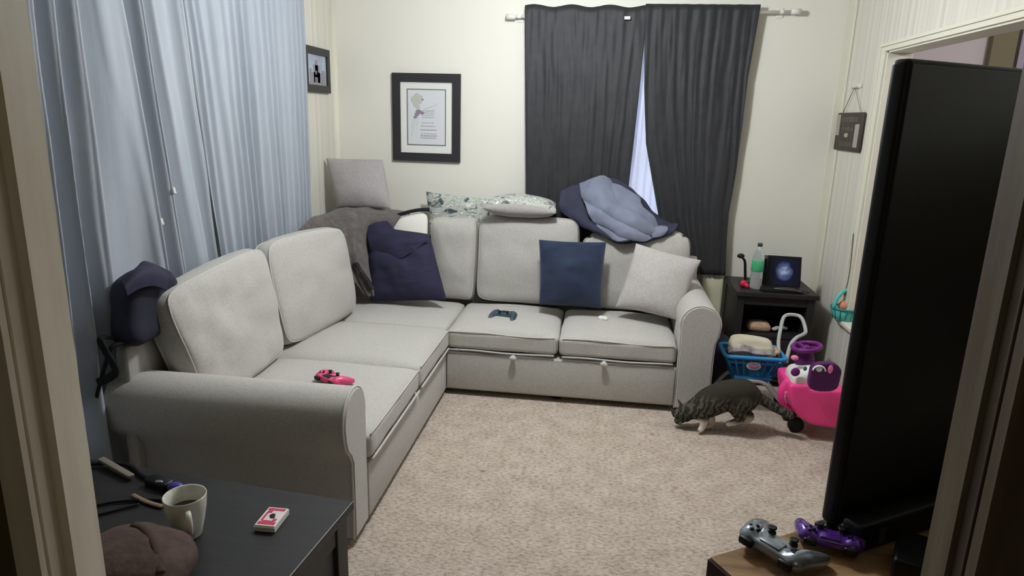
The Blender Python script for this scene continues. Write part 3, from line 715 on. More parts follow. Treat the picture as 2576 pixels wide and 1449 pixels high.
# slate blue duvet
dv = thing('duvet', 'slate blue and navy duvet bunched over the right end of the sofa back', 'duvet', (.15, 4.45, .97))
Yd = [4.56, 4.50, 4.42, 4.33, 4.28]
net = [[atY(1458, 455, 4.56), atY(1495, 449, 4.58), atY(1535, 452, 4.58), atY(1585, 478, 4.56), atY(1606, 500, 4.54)],
       [atY(1462, 490, 4.46), atY(1500, 480, 4.44), atY(1545, 490, 4.43), atY(1590, 505, 4.44), atY(1618, 530, 4.46)],
       [atY(1480, 530, 4.40), atY(1515, 525, 4.36), atY(1560, 530, 4.35), atY(1605, 540, 4.37), atY(1650, 560, 4.42)],
       [atY(1500, 565, 4.36), atY(1535, 570, 4.31), atY(1575, 572, 4.30), atY(1615, 575, 4.32), atY(1665, 578, 4.36)],
       [atY(1525, 592, 4.33), atY(1555, 608, 4.29), atY(1590, 604, 4.28), atY(1625, 607, 4.30), atY(1660, 590, 4.34)]]
def dfold(i, j):
    return .014*math.sin(i*9+j*6+1)+.020*(1-abs(math.sin(i*6-j*5+1.5*math.sin(j*4)))**.6)-.008*(1-abs(math.sin(j*8+i*4+1.2*math.sin(i*5)))**.5)
o = obj('slate_side', sheet(net, 11, 11, .010, 12, 2, folds=dfold), M['duvet'], dv); solid(o, .022, sub=1)
net = [[atY(1410, 482, 4.54), atY(1440, 468, 4.56), atY(1480, 460, 4.58), atY(1530, 446, 4.60), atY(1590, 476, 4.59), atY(1640, 535, 4.56), atY(1660, 552, 4.54)],
       [atY(1408, 510, 4.50), atY(1440, 500, 4.49), atY(1490, 500, 4.50), atY(1540, 500, 4.50), atY(1600, 515, 4.50), atY(1640, 548, 4.49), atY(1690, 565, 4.48)],
       [atY(1415, 535, 4.47), atY(1445, 535, 4.45), atY(1490, 545, 4.43), atY(1550, 550, 4.42), atY(1600, 560, 4.42), atY(1650, 568, 4.42), atY(1706, 566, 4.42)],
       [atY(1462, 565, 4.42), atY(1478, 570, 4.38), atY(1500, 575, 4.35), atY(1550, 595, 4.335), atY(1600, 600, 4.33), atY(1655, 590, 4.35), atY(1700, 578, 4.38)],
       [atY(1470, 572, 4.40), atY(1490, 575, 4.36), atY(1512, 588, 4.345), atY(1555, 611, 4.335), atY(1600, 611, 4.33), atY(1652, 601, 4.345), atY(1690, 590, 4.37)]]
o = obj('navy_side', sheet(net, 8, 8, .014, 11, 8), M['duvet_dark'], dv); solid(o, .02, sub=1)
net = [[atY(1638, 578, 4.36), atY(1660, 568, 4.38), atY(1680, 572, 4.38)], [atY(1640, 590, 4.335), atY(1662, 585, 4.335), atY(1680, 578, 4.36)], [atY(1640, 598, 4.33), atY(1660, 596, 4.33), atY(1672, 588, 4.35)]]
o = obj('turned_corner', sheet(net, 5, 5, .004), M['duvet'], dv); solid(o, .012, sub=1)

# small white thing between the pillows
b = B(); p = V(.052, 4.075, .452)
for k in range(7): ball(b, p+V(random.uniform(-.018, .018), random.uniform(-.012, .012), random.uniform(-.010, .010)), .016, 1, 1, .9)
o = obj('crumpled_tissue', b, M['white_plastic']); remesh(o, .004, 2); tag(o, 'small crumpled white tissue beside the navy blue square pillow', 'tissue')

# dark bag on the sofa back
bg = thing('dark_bag', 'dark navy soft bag slumped between the sofa back and the pale blue curtain', 'bag', (-1.74, 2.33, .77))
bg_b = softbox(-1.80, -1.665, 2.17, 2.47, .775, 1.005, .05, .015, 12, .02, 3)
for v in bg_b.verts:
    if v.co.z > .95: v.co.y += (.99-v.co.z)*.2 if v.co.y > 2.33 else 0; v.co.z += .03*math.cos((v.co.y-2.33)*8)-.01
obj('body', bg_b, mat('dark_navy_nylon', (36, 38, 50), .7, (44, 44, 62), 6, bump=.3, bscale=18), bg)
o = obj('top_flap', sheet([[atX(308, 712, -1.70), atX(345, 672, -1.71), atX(372, 660, -1.72), atX(430, 690, -1.72)], [atX(312, 722, -1.655), atX(345, 690, -1.65), atX(385, 682, -1.65), atX(425, 702, -1.66)], [atX(316, 745, -1.65), atX(350, 725, -1.645), atX(385, 720, -1.645), atX(415, 730, -1.655)]], 7, 7, .006), mat('dark_navy_flap', (42, 40, 62), .75), bg); solid(o, .01)
b = B(); tube(b, spline([(-1.74, 2.20, .80), (-1.78, 2.13, .83), (-1.76, 2.12, .78), (-1.74, 2.13, .70), (-1.80, 2.11, .66)], 6), .016, 8, flat=.4); tube(b, spline([(-1.70, 2.22, .79), (-1.74, 2.14, .80), (-1.78, 2.13, .72), (-1.82, 2.12, .60)], 6), .014, 8, flat=.5); obj('strap', b, M['black_cloth'], bg)

# ------------------------------------------------------------------ game controllers
def controller(name, label, loc, rotz, m, scale=1., tilt=(0, 0), m2=None, m3=None, group=None):
    t = thing(name, label, 'game controller', loc, group, (tilt[0], tilt[1], rotz))
    s = scale; b = B()
    for y, z, hw, hh in ((0.012, .026, .056, .030),):
        box(b, -hw*s, hw*s, (y-hh)*s, (y+hh)*s, .016*s, .040*s)
    for q in (-1, 1):
        tube(b, spline([V(q*.052, .028, .030)*s, V(q*.060, .004, .029)*s, V(q*.070, -.030, .022)*s, V(q*.072, -.056, .015)*s], 5), [.020*s, .0205*s, .021*s, .0215*s, .022*s, .0225*s, .0225*s, .022*s, .021*s, .020*s, .019*s, .018*s, .017*s, .016*s, .014*s, .012*s], 14)
        ball(b, V(q*.052, .022, .028)*s, .025*s, 1.1, 1, .8); ball(b, V(q*.072, -.058, .014)*s, .013*s)
    ball(b, V(0, .02, .028)*s, .04*s, 1.3, .6, .42)
    o = local('body', b, m, t); remesh(o, .0035, 8)
    mb = m2 or M['black_plastic']
    for x in (-.026, .026):
        b = B(); lathe(b, [(.009*s, 0), (.009*s, .004*s), (.006*s, .005*s), (.006*s, .010*s), (.0095*s, .012*s), (.0095*s, .015*s), (.006*s, .0145*s)], V(x, -.012, .038)*s, 16)
        local('thumbstick', b, M['black_plastic'], t)
    b = B(); box(b, -.024*s, .024*s, .006*s, .036*s, .040*s, .0445*s, .002*s); local('touchpad', b, m3 or mb, t)
    b = B(); box(b, -.060*s, -.040*s, .013*s, .019*s, .044*s, .0495*s); box(b, -.053*s, -.047*s, .006*s, .026*s, .044*s, .0495*s); local('direction_pad', b, mb, t, False)
    for dx, dy in ((0, .010), (0, -.010), (.010, 0), (-.010, 0)):
        b = B(); lathe(b, [(.0045*s, 0), (.0045*s, .004*s), (.003*s, .005*s)], V(.050+dx, .016+dy, .046)*s, 12); local('button', b, mb, t)
    for q in (-1, 1):
        b = B(); box(b, (q*.047-.016)*s, (q*.047+.016)*s, .040*s, .054*s, .018*s, .036*s, .005*s); local('trigger', b, M['black_plastic'], t)
    return t
controller('game_controller', 'midnight blue game controller lying on the middle seat of the sofa', (-.56, 4.02, .425), -.22, M['ctrl_blue'], 1.0)
controller('game_controller', 'pink game controller lying on the seat behind the near rolled arm', (-1.175, 2.77, .445), math.radians(150), M['ctrl_pink'], 1.0)
b = B(); tube(b, spline([(-1.23, 2.73, .452), (-1.29, 2.70, .450), (-1.36, 2.69, .448)], 5), .004, 6)
tag(obj('charging_cable', b, M['cable']), 'short black cable lying beside the pink game controller', 'cable')

# ------------------------------------------------------------------ nightstand and what stands on it
ns = thing('nightstand', 'black open nightstand in the right corner of the back wall', 'nightstand', (1.12, 4.48, 0))
nx0, nx1, ny0, ny1, nz = .885, 1.355, 4.27, 4.69, .632
b = B(); box(b, nx0-.015, nx1+.015, ny0-.02, ny1, nz-.03, nz, .004); obj('top', b, M['nightwood'], ns, False)
b = B(); box(b, nx0, nx0+.045, ny0, ny1, 0, nz-.03, .003); obj('side_panel', b, M['nightwood'], ns, False)
b = B(); box(b, nx1-.045, nx1, ny0, ny1, 0, nz-.03, .003); obj('side_panel', b, M['nightwood'], ns, False)
b = B(); box(b, nx0+.045, nx1-.045, ny1-.015, ny1, .03, nz-.03); obj('back_panel', b, M['nightwood'], ns, False)
b = B(); box(b, nx0+.045, nx1-.045, ny0+.005, ny0+.02, nz-.085, nz-.03); obj('apron', b, M['nightwood'], ns, False)
b = B(); box(b, nx0+.045, nx1-.045, ny0+.01, ny1-.015, .33, .35); obj('shelf', b, M['nightwood'], ns, False)
b = B(); box(b, nx0+.045, nx1-.045, ny0+.01, ny1-.015, .04, .06); obj('shelf', b, M['nightwood'], ns, False)
dr = B(); box(dr, nx0+.05, nx1-.05, ny0+.002, ny0+.018, .07, .325, .003); obj('drawer_front', dr, M['nightwood'], ns, False)
# bottle
bt = thing('soda_bottle', 'clear plastic bottle with green label at the front of the black nightstand', 'bottle', (1.005, 4.36, nz))
s = 1.0
b = B(); lathe(b, [(.006, .003), (.030, .001), (.037, .012), (.037, .09), (.036, .095), (.036, .175), (.037, .18), (.034, .21), (.022, .245), (.013, .262), (.012, .275)], (1.005, 4.36, nz), 28); obj('bottle_body', b, M['bottle'], bt)
b = B(); lathe(b, [(.0372, .115), (.0378, .116), (.0378, .184), (.0372, .185)], (1.005, 4.36, nz), 28)
obj('label_band', b, M['green_label'], bt)
b = B(); lathe(b, [(.0015, .2745), (.015, .275), (.015, .293), (.012, .295)], (1.005, 4.36, nz), 20); obj('cap', b, mat('dark_grey_cap', (66, 70, 64), .5), bt)
# picture box leaning
tb = thing('dark_tablet', 'dark tablet with a blue swirl picture leaning on the black nightstand', 'tablet', (1.20, 4.42, nz))
def swirl():
    m = mat('blue_swirl_picture', (22, 28, 52), .25, spec=.4); nt = m.node_tree; bb = nt.nodes['Principled BSDF']
    tc = nt.nodes.new('ShaderNodeTexCoord'); mp = nt.nodes.new('ShaderNodeMapping'); mp.inputs['Location'].default_value = (-.5, -.5, -.52); nt.links.new(tc.outputs['Generated'], mp.inputs[0])
    n = nt.nodes.new('ShaderNodeTexNoise'); n.inputs['Scale'].default_value = 5; nt.links.new(mp.outputs[0], n.inputs[0])
    mp.vector_type = 'POINT'
    gr = nt.nodes.new('ShaderNodeTexGradient'); gr.gradient_type = 'SPHERICAL'
    mp2 = nt.nodes.new('ShaderNodeMapping'); mp2.inputs['Scale'].default_value = (3.0, .01, 2.4); mp2.inputs['Rotation'].default_value = (0, .5, 0); nt.links.new(mp.outputs[0], mp2.inputs[0]); nt.links.new(mp2.outputs[0], gr.inputs[0])
    mu = nt.nodes.new('ShaderNodeMath'); mu.operation = 'MULTIPLY'; nt.links.new(gr.outputs['Fac'], mu.inputs[0]); nt.links.new(n.outputs[0], mu.inputs[1])
    r = nt.nodes.new('ShaderNodeValToRGB'); e = r.color_ramp.elements; e[0].position = .05; e[0].color = lin((24, 28, 52)); e[1].position = .5; e[1].color = lin((196, 206, 226)); k = e.new(.2); k.color = lin((86, 104, 158))
    nt.links.new(mu.outputs[0], r.inputs[0]); nt.links.new(r.outputs[0], bb.inputs['Base Color']); return m
M['swirl'] = swirl()
R1 = Matrix.Translation(V(1.185, 4.40, nz+.006)) @ Matrix.Rotation(-.06, 4, 'Z') @ Matrix.Rotation(-.32, 4, 'X')
b = B(); box(b, -.105, .105, 0, .018, 0, .205, .004, mtx=R1); obj('case', b, M['black_plastic'], tb, False)
b = B(); box(b, -.088, .092, -.0015, .0005, .015, .19, mtx=R1); obj('picture', b, M['swirl'], tb, False)
b = B(); box(b, -.10, .10, .10, .108, -.0, .10, .002, mtx=R1 @ Matrix.Rotation(.25, 4, 'X')); obj('prop_stand', b, M['black_plastic'], tb, False)
b = B(); box(b, 1.045, 1.20, 4.53, 4.66, nz, nz+.165, .006)
tag(obj('black_box', b, M['black_plastic'], None, False), 'plain black box standing behind the tablet against the back wall', 'box')
b = B(); box(b, 1.03, 1.28, 4.27, 4.37, nz, nz+.022, .004)
tag(obj('black_console', b, M['black_plastic'], None, False), 'flat black device lying in front of the dark tablet', 'device')
b = B(); tube(b, spline([(1.30, 4.28, nz+.004), (1.22, 4.262, nz+.024), (1.10, 4.275, nz+.026), (1.20, 4.30, nz+.027), (1.32, 4.33, nz+.004), (1.34, 4.42, nz+.004)], 8), .0035, 6)
tag(obj('grey_cable', b, mat('grey_cable', (100, 96, 92), .6)), 'tangled grey cable along the front edge of the black nightstand', 'cable')
b = B(); ball(b, (.935, 4.38, nz+.024), .026, 1, .9, .9); ball(b, (.955, 4.36, nz+.014), .016); o = obj('red_trinket', b, M['red']); remesh(o, .004, 3)
tag(o, 'small crimson toy at the left end of the black nightstand top', 'toy')
b = B(); tube(b, spline([(.965, 4.47, nz+.01), (.955, 4.47, nz+.09), (.945, 4.47, nz+.155), (.915, 4.47, nz+.185)], 6), .014, 10, flat=.6); box(b, .93, 1.0, 4.43, 4.50, nz, nz+.02, .004); ball(b, (.918, 4.47, nz+.186), .02, 1.2, .6, .8)
tag(obj('black_stand', b, M['black_plastic']), 'small black stand peeking out behind the soda bottle', 'stand')
# cubby contents
o = obj('tan_cloth', softbox(.985, 1.13, 4.34, 4.46, .351, .405, .022, .02, 10, .02, 5), M['tan']); tag(o, 'crumpled tan cloth inside the open shelf of the black nightstand', 'cloth')
b = B()
for k in range(5): ball(b, V(1.155+.018*k, 4.36+.008*k, .372+.006*(k % 2)), .016, 1.2, 1, .8)
o = obj('white_sock', b, mat('pale_pinkish_cloth', (206, 196, 204), .9)); remesh(o, .005, 2); tag(o, 'pale bunched sock beside the tan cloth in the nightstand shelf', 'sock')

# cream box between sofa and nightstand
b = softbox(.72, .868, 4.665, 4.715, 0.0, .655, .018, 0, 10, .0)
tag(obj('wall_panel', b, M['greenish']), 'cream painted upright panel between the sofa arm and black nightstand', 'panel')
o = obj('navy_block', softbox(.735, .875, 4.09, 4.55, .0, .315, .05, .02, 12, .02, 7), mat('dark_indigo_mottled', (44, 46, 62), .85, (56, 52, 64), 8, bump=.3, bscale=16)); tag(o, 'dark indigo soft block squeezed between the sofa arm and nightstand', 'bag')  # soft dark indigo block in the gap beside the sofa arm

# ------------------------------------------------------------------ toy cart
ct = thing('toy_shopping_cart', 'toy shopping cart with blue basket and grey frame beside the cat', 'toy cart', (.95, 4.0, 0))
BX, BY = .93, 3.93
def ring(hx, hy, z, r=.03, n=5):
    pts = []
    for cx, cy, a0 in ((hx-r, hy-r, 0), (-hx+r, hy-r, 90), (-hx+r, -hy+r, 180), (hx-r, -hy+r, 270)):
        for k in range(n): a = math.radians(a0+90*k/(n-1)); pts.append(V(BX+cx+r*math.cos(a), BY+cy+r*math.sin(a), z))
    return pts
zt, zb = .350, .215
def bk(u, side, s):   # s 0 top ..1 bottom
    hx, hy = .162-.058*s, .115-.038*s; z = zt+(zb-zt)*s
    if side == 0: return V(BX+u*hx, BY-hy, z)
    if side == 1: return V(BX+hx, BY+u*hy, z)
    if side == 2: return V(BX-u*hx, BY+hy, z)
    return V(BX-hx, BY-u*hy, z)
b = B(); tube(b, ring(.168, .120, zt, .03), .012, 10, True, flat=1.0); obj('basket_rim', b, M['blue_basket'], ct)
b = B()
for side in range(4):
    for k in range(8 if side % 2 == 0 else 6):
        n = 7 if side % 2 == 0 else 5; u = -1+2*k/n
        tube(b, [bk(u, side, 0), bk(u, side, 1)], .0065, 6)
    for s in (0.25, 1.0): tube(b, [bk(-1, side, s), bk(1, side, s)], .009 if s < 1 else .014, 6)
box(b, BX-.106, BX+.106, BY-.079, BY+.079, zb-.006, zb+.004, .003)
obj('basket_lattice', b, M['blue_basket'], ct)
b = B(); 
pc = bk(-.05, 0, .36)+V(0, -.012, 0)
ball(b, pc, .04, 1.05, .12, .62); obj('oval_sticker', b, M['white_plastic'], ct)
b = B(); ball(b, pc+V(0, -.004, 0), .03, 1.05, .10, .5); obj('sticker_print', b, mat('mauve_print', (176, 130, 160), .6), ct)
b = B()   # handle loops, at the back right
tube(b, spline([V(1.085, 3.90, .33), V(1.09, 3.99, .39), V(1.11, 4.06, .46), V(1.14, 4.12, .525), V(1.20, 4.13, .535), V(1.235, 4.10, .525), V(1.245, 4.03, .47), V(1.225, 4.00, .455), V(1.18, 3.97, .44), V(1.14, 3.93, .40), V(1.115, 3.88, .31)], 8), .011, 10)
obj('handle', b, M['grey_tube'], ct)
b = B()
for y in (BY-.09, BY+.09):
    tube(b, spline([V(.72, y, .035), V(.79, y, .14), V(.845, y, .190), V(.93, y, .200), V(1.00, y, .190), V(1.06, y, .13), V(1.14, y, .045)], 8), .0115, 8)
tube(b, [V(.845, BY-.09, .188), V(.845, BY+.09, .188)], .009, 8); tube(b, [V(1.02, BY-.09, .180), V(1.02, BY+.09, .180)], .009, 8)
obj('leg_frame', b, M['grey_tube'], ct)
for x in (.72, 1.145):
    for y in (BY-.09, BY+.09):
        b = B(); lathe(b, [(.006, -.009), (.030, -.009), (.034, -.004), (.034, .004), (.030, .009), (.006, .009)], (x, y, .034), 18, Matrix.Rotation(PI/2, 3, 'X')); obj('wheel', b, M['black_tyre'], ct)
# cart contents
o = obj('canvas_bag', softbox(.80, 1.035, 3.85, 4.01, .335, .405, .03, .045, 12, .022, 11), M['beige']); tag(o, 'crumpled beige canvas bag heaped in the blue toy basket', 'bag')
b = B()
for k in range(6): tube(b, spline([V(1.035+.008*k, 3.86+.02*(k % 3), .352+.006*k), V(1.05+.004*k, 3.90, .388-.004*k), V(1.075, 3.93+.006*k, .362)], 5), .011, 8)
o = obj('peach_doll', b, M['tan']); remesh(o, .005, 2); tag(o, 'peach-coloured bundled doll at the right end of the blue basket', 'doll')
b = B()
o = obj('grey_cloth', sheet([[V(.775, 3.83, .365), V(.85, 3.82, .385), V(.93, 3.82, .37), V(1.02, 3.83, .368)], [V(.78, 3.87, .385), V(.86, 3.87, .412), V(.93, 3.87, .40), V(1.02, 3.87, .388)], [V(.79, 3.93, .375), V(.86, 3.93, .41), V(.93, 3.93, .41), V(1.02, 3.93, .39)]], 7, 7, .008, 20, 4), mat('patterned_grey_cloth', (176, 176, 172), .9, (112, 100, 108), 20)); solid(o, .008)
tag(o, 'grey patterned cloth spilling along the front of the blue basket', 'cloth')

# ------------------------------------------------------------------ pink ride-on toy
tk = thing('ride_on_toy', 'hot pink ride-on toy car with purple seat back and steering wheel', 'ride-on toy', (1.28, 3.66, 0))
def atk(px, py, y): return atY(px, py, y)
Y0, Y1 = 3.50, 3.82      # near and far side of the body
outl = [(2062, 1066), (2040, 1063), (2022, 1054), (1998, 1036), (1984, 1005), (1982, 966), (1994, 962), (2012, 962), (2030, 964), (2040, 974), (2105, 976), (2130, 985), (2128, 1020), (2120, 1068)]
poly = [(lambda p: (p.x, max(.012, p.z)))(atY(px, py, 3.56)) for px, py in outl]
poly = [(p.x, p.z) for p in spline([V(a, 0, c) for a, c in poly], 4, True)]
b = B(); prism(b, poly, lambda a, z, t: V(a, t, z), Y0+.02, Y1-.02)
o = obj('body', b, M['pink'], tk); remesh(o, .009, 6)
# front fender / bumper, left side
b = B(); rough_sphere_tube(b, spline([atY(1984, 962, 3.62), atY(1970, 985, 3.62), atY(1972, 1010, 3.62), atY(1986, 1026, 3.62)], 4), .030); o = obj('fender', b, M['pink'], tk); remesh(o, .007, 5)
b = B(); rough_sphere_tube(b, spline([atY(1990, 955, 3.78), atY(1972, 975, 3.78), atY(1970, 1000, 3.78)], 4), .03); o = obj('fender', b, M['pink'], tk); remesh(o, .007, 5)
b = B(); tube(b, spline([atY(1988, 975, 3.575), atY(1984, 995, 3.575), atY(1990, 1020, 3.575)], 4), .009, 8); tube(b, spline([atY(1978, 985, 3.58), atY(1976, 1000, 3.58), atY(1980, 1015, 3.58)], 4), .007, 8); obj('fender_pale_trim', b, M['pinklight'], tk)  # paler pink strips along the near fender
b = softbox(1.065, 1.205, 3.54, 3.72, .27, .395, .03, .01, 10, .0)
for v in b.verts: v.co.z += (v.co.x-1.2)*.25
obj('hood', b, M['white_plastic'], tk)
b = B(); ball(b, atY(2001, 936, 3.53), .024, 1, .3, 1); obj('headlight_eye', b, M['purple'], tk)
b = B(); ball(b, atY(2026, 928, 3.53)+V(0, .005, .0), .010, 1, .4, 1.3); obj('small_emblem', b, mat('green_plastic', (60, 140, 110), .5), tk)
# steering wheel
wc = atY(2029, 872, 3.68); b = B(); tl = Matrix.Rotation(-.35, 3, 'Y')
tube(b, [wc+V(.070*math.cos(a), .070*math.sin(a), .012*math.cos(a)) for a in [2*PI*k/28 for k in range(28)]], .012, 10, True)
for a in (0, 2.1, 4.2): tube(b, [wc+V(0, 0, -.008), wc+V(.068*math.cos(a), .068*math.sin(a), 0)], .009, 8)
ball(b, wc+V(0, 0, -.004), .022, 1, 1, .6)
sw = obj('steering_wheel', b, M['purple'], tk)
b = B(); lathe(b, [(.048, -.115), (.048, -.07), (.040, -.03), (.030, -.008), (.01, -.005)], wc, 20); obj('steering_column', b, M['purple_dark'], sw)
b = B(); ball(b, atY(1999, 900, 3.60), .020, 1, 1, .7); obj('knob', b, M['pinklight'], tk)
# seat back
so_ = [(2034, 972), (2032, 925), (2040, 910), (2060, 904), (2090, 905), (2106, 918), (2108, 935), (2094, 975)]
poly = [(p.x, p.z) for p in spline([atY(px, py, 3.50) for px, py in so_], 5, True)]
b = B(); prism(b, poly, lambda a, z, t: V(a, t-(z-.24)*.15, z), 3.47, 3.515); o = obj('seat_back', b, M['purple_dark'], tk); remesh(o, .006, 4)
b = B(); p = atY(2061, 929, 3.428); tube(b, [p+V(.030*math.cos(a), 0, .026*math.sin(a)-.008) for a in [PI*k/12 for k in range(13)]], .008, 8, flat=.5); ball(b, p+V(.0, 0, 0), .016, 1, .2, .9); obj('white_arch_motif', b, M['white_plastic'], o)
b = B(); p = atY(2089, 929, 3.428); ball(b, p, .018, .7, .2, 1.3); obj('pink_oval_motif', b, M['pinklight'], o)
for (x, y) in ((1.138, 3.63), (1.138, 3.78), (1.40, 3.60), (1.40, 3.78)):
    b = B(); lathe(b, [(.01, -.018), (.036, -.018), (.043, -.01), (.043, .01), (.036, .018), (.01, .018)], (x, y, .043), 22, Matrix.Rotation(PI/2, 3, 'X')); wv = obj('wheel', b, M['black_tyre'], tk)

# teal toy basket on the ledge
tt = thing('teal_toy_basket', 'teal toy basket with orange and grey contents on the white ledge of the opening', 'toy', (1.50, 4.13, OZ0+.028))
tz = OZ0+.028; b = B(); lathe(b, [(.055, 0), (.062, .004), (.080, .07), (.078, .072), (.06, .006), (.02, .004)], (1.485, 4.13, tz), 26); obj('basket', b, M['teal'], tt)
b = B(); tube(b, [V(1.485+.078*math.cos(a), 4.13+.03*math.cos(a), tz+.07+.11*math.sin(a)) for a in [PI*k/16 for k in range(17)]], .011, 10); obj('handle', b, M['teal'], tt)
b = B()
for a in range(14):
    an = a/14*2*PI; tube(b, [V(1.485+.062*math.cos(an), 4.13+.062*math.sin(an), tz+.008), V(1.485+.081*math.cos(an), 4.13+.081*math.sin(an), tz+.066)], .004, 6)
tube(b, [V(1.485+.081*math.cos(a), 4.13+.081*math.sin(a), tz+.072) for a in [2*PI*k/24 for k in range(24)]], .006, 8, True)
obj('ribs', b, M['teal_dark'], tt)
b = B(); ball(b, (1.47, 4.12, tz+.085), .032); ball(b, (1.50, 4.15, tz+.075), .028); o = obj('orange_toy_ball', b, M['orange']); remesh(o, .004, 2); tag(o, 'peach-orange soft toy sitting inside the teal toy basket', 'toy')

# ------------------------------------------------------------------ cat
def catmat():
    m = mat('tabby_fur', (60, 58, 50), .9, bump=.35, bscale=90, spec=.1); nt = m.node_tree; bb = nt.nodes['Principled BSDF']
    tc = nt.nodes.new('ShaderNodeTexCoord')
    wv = nt.nodes.new('ShaderNodeTexWave'); wv.inputs['Scale'].default_value = 11; wv.inputs['Distortion'].default_value = 9; wv.inputs['Detail'].default_value = 2; wv.inputs['Detail Scale'].default_value = 2.2
    mp = nt.nodes.new('ShaderNodeMapping'); mp.inputs['Rotation'].default_value = (0, -.35, 0); nt.links.new(tc.outputs['Object'], mp.inputs[0]); nt.links.new(mp.outputs[0], wv.inputs[0])
    r = nt.nodes.new('ShaderNodeValToRGB'); e = r.color_ramp.elements; e[0].position = .35; e[0].color = lin((50, 48, 42)); e[1].position = .95; e[1].color = lin((92, 89, 79)); nt.links.new(wv.outputs[0], r.inputs[0])
    sp = nt.nodes.new('ShaderNodeSeparateXYZ'); nt.links.new(tc.outputs['Object'], sp.inputs[0])
    # dark back, white feet: fur colouring by height
    r2 = nt.nodes.new('ShaderNodeValToRGB'); e = r2.color_ramp.elements; e[0].position = .19; e[0].color = (0, 0, 0, 1); e[1].position = .235; e[1].color = (1, 1, 1, 1); nt.links.new(sp.outputs[2], r2.inputs[0])
    mx = nt.nodes.new('ShaderNodeMixRGB'); nt.links.new(r2.outputs[0], mx.inputs[0]); nt.links.new(r.outputs[0], mx.inputs[1]); mx.inputs[2].default_value = lin((54, 51, 44))
    r3 = nt.nodes.new('ShaderNodeValToRGB'); e = r3.color_ramp.elements; e[0].position = .07; e[0].color = (1, 1, 1, 1); e[1].position = .095; e[1].color = (0, 0, 0, 1); nt.links.new(sp.outputs[2], r3.inputs[0])
    # white only behind the head
    r4 = nt.nodes.new('ShaderNodeValToRGB'); e = r4.color_ramp.elements; e[0].position = .585; e[0].color = (0, 0, 0, 1); e[1].position = .60; e[1].color = (1, 1, 1, 1); nt.links.new(sp.outputs[0], r4.inputs[0])
    mm = nt.nodes.new('ShaderNodeMath'); mm.operation = 'MULTIPLY'; nt.links.new(r3.outputs[0], mm.inputs[0]); nt.links.new(r4.outputs[0], mm.inputs[1])
    mx2 = nt.nodes.new('ShaderNodeMixRGB'); nt.links.new(mm.outputs[0], mx2.inputs[0]); nt.links.new(mx.outputs[0], mx2.inputs[1]); mx2.inputs[2].default_value = lin((214, 200, 190)); nt.links.new(mx2.outputs[0], bb.inputs['Base Color'])
    return m
Yc = 3.56
def cp(px, py, dy=0): return atY(px, py, Yc+dy)
b = B()
spine = [cp(1762, 1026), cp(1785, 1012), cp(1815, 999), cp(1848, 991), cp(1873, 990), cp(1886, 996)]
sp_ = spline(spine, 4); rad = []
keyr = [.070, .082, .084, .084, .080, .064]
for i in range(len(sp_)):
    k = i/4; a = int(min(k, 4)); f = k-a; rad.append(keyr[a]*(1-f)+keyr[a+1]*f)
tube(b, sp_, rad, 20); ball(b, sp_[0], rad[0]); ball(b, sp_[-1], rad[-1])
rough_sphere_tube(b, spline([cp(1770, 1018), cp(1748, 1028), cp(1728, 1036)], 4), [.064, .062, .060, .058, .056, .054, .052, .050, .048])      # neck
ball(b, cp(1718, 1042), .046, 1.05, .95, .95); ball(b, cp(1708, 1058), .027, 1.1, 1, .85); ball(b, cp(1727, 1050, -.02), .026); ball(b, cp(1722, 1050, .03), .026)
for (px, py, dy) in ((1707, 1001, .03), (1686, 1018, -.015)):
    tip = cp(px-4, py-1, dy); base = cp(px+12, py+29, dy*.7)
    tube(b, spline([base, (base+tip)/2, tip], 3), [.026, .024, .020, .016, .012, .008, .004], 10, flat=.5)
# front legs, under the chest
rough_sphere_tube(b, spline([cp(1772, 1040, -.045), cp(1770, 1062, -.05), cp(1766, 1078, -.055), cp(1760, 1082, -.065)], 3), [.034, .030, .026, .022, .020, .018, .016, .016, .016, .016])
rough_sphere_tube(b, spline([cp(1782, 1040, .035), cp(1790, 1060, .03), cp(1786, 1071, .02), cp(1778, 1074, .01)], 3), [.034, .030, .026, .022, .020, .018, .016, .016, .016, .016])
# hind legs: thigh, hock, foot
rough_sphere_tube(b, spline([cp(1868, 1012, -.045), cp(1852, 1036, -.055), cp(1868, 1050, -.05), cp(1852, 1060, -.05), cp(1832, 1066, -.055)], 3), [.056, .05, .044, .038, .030, .025, .022, .020, .019, .018, .018, .017, .017])
rough_sphere_tube(b, spline([cp(1882, 1010, .045), cp(1872, 1034, .05), cp(1890, 1046, .05), cp(1884, 1056, .045), cp(1874, 1060, .04)], 3), [.052, .046, .040, .034, .028, .023, .020, .019, .018, .018, .018, .017, .017])
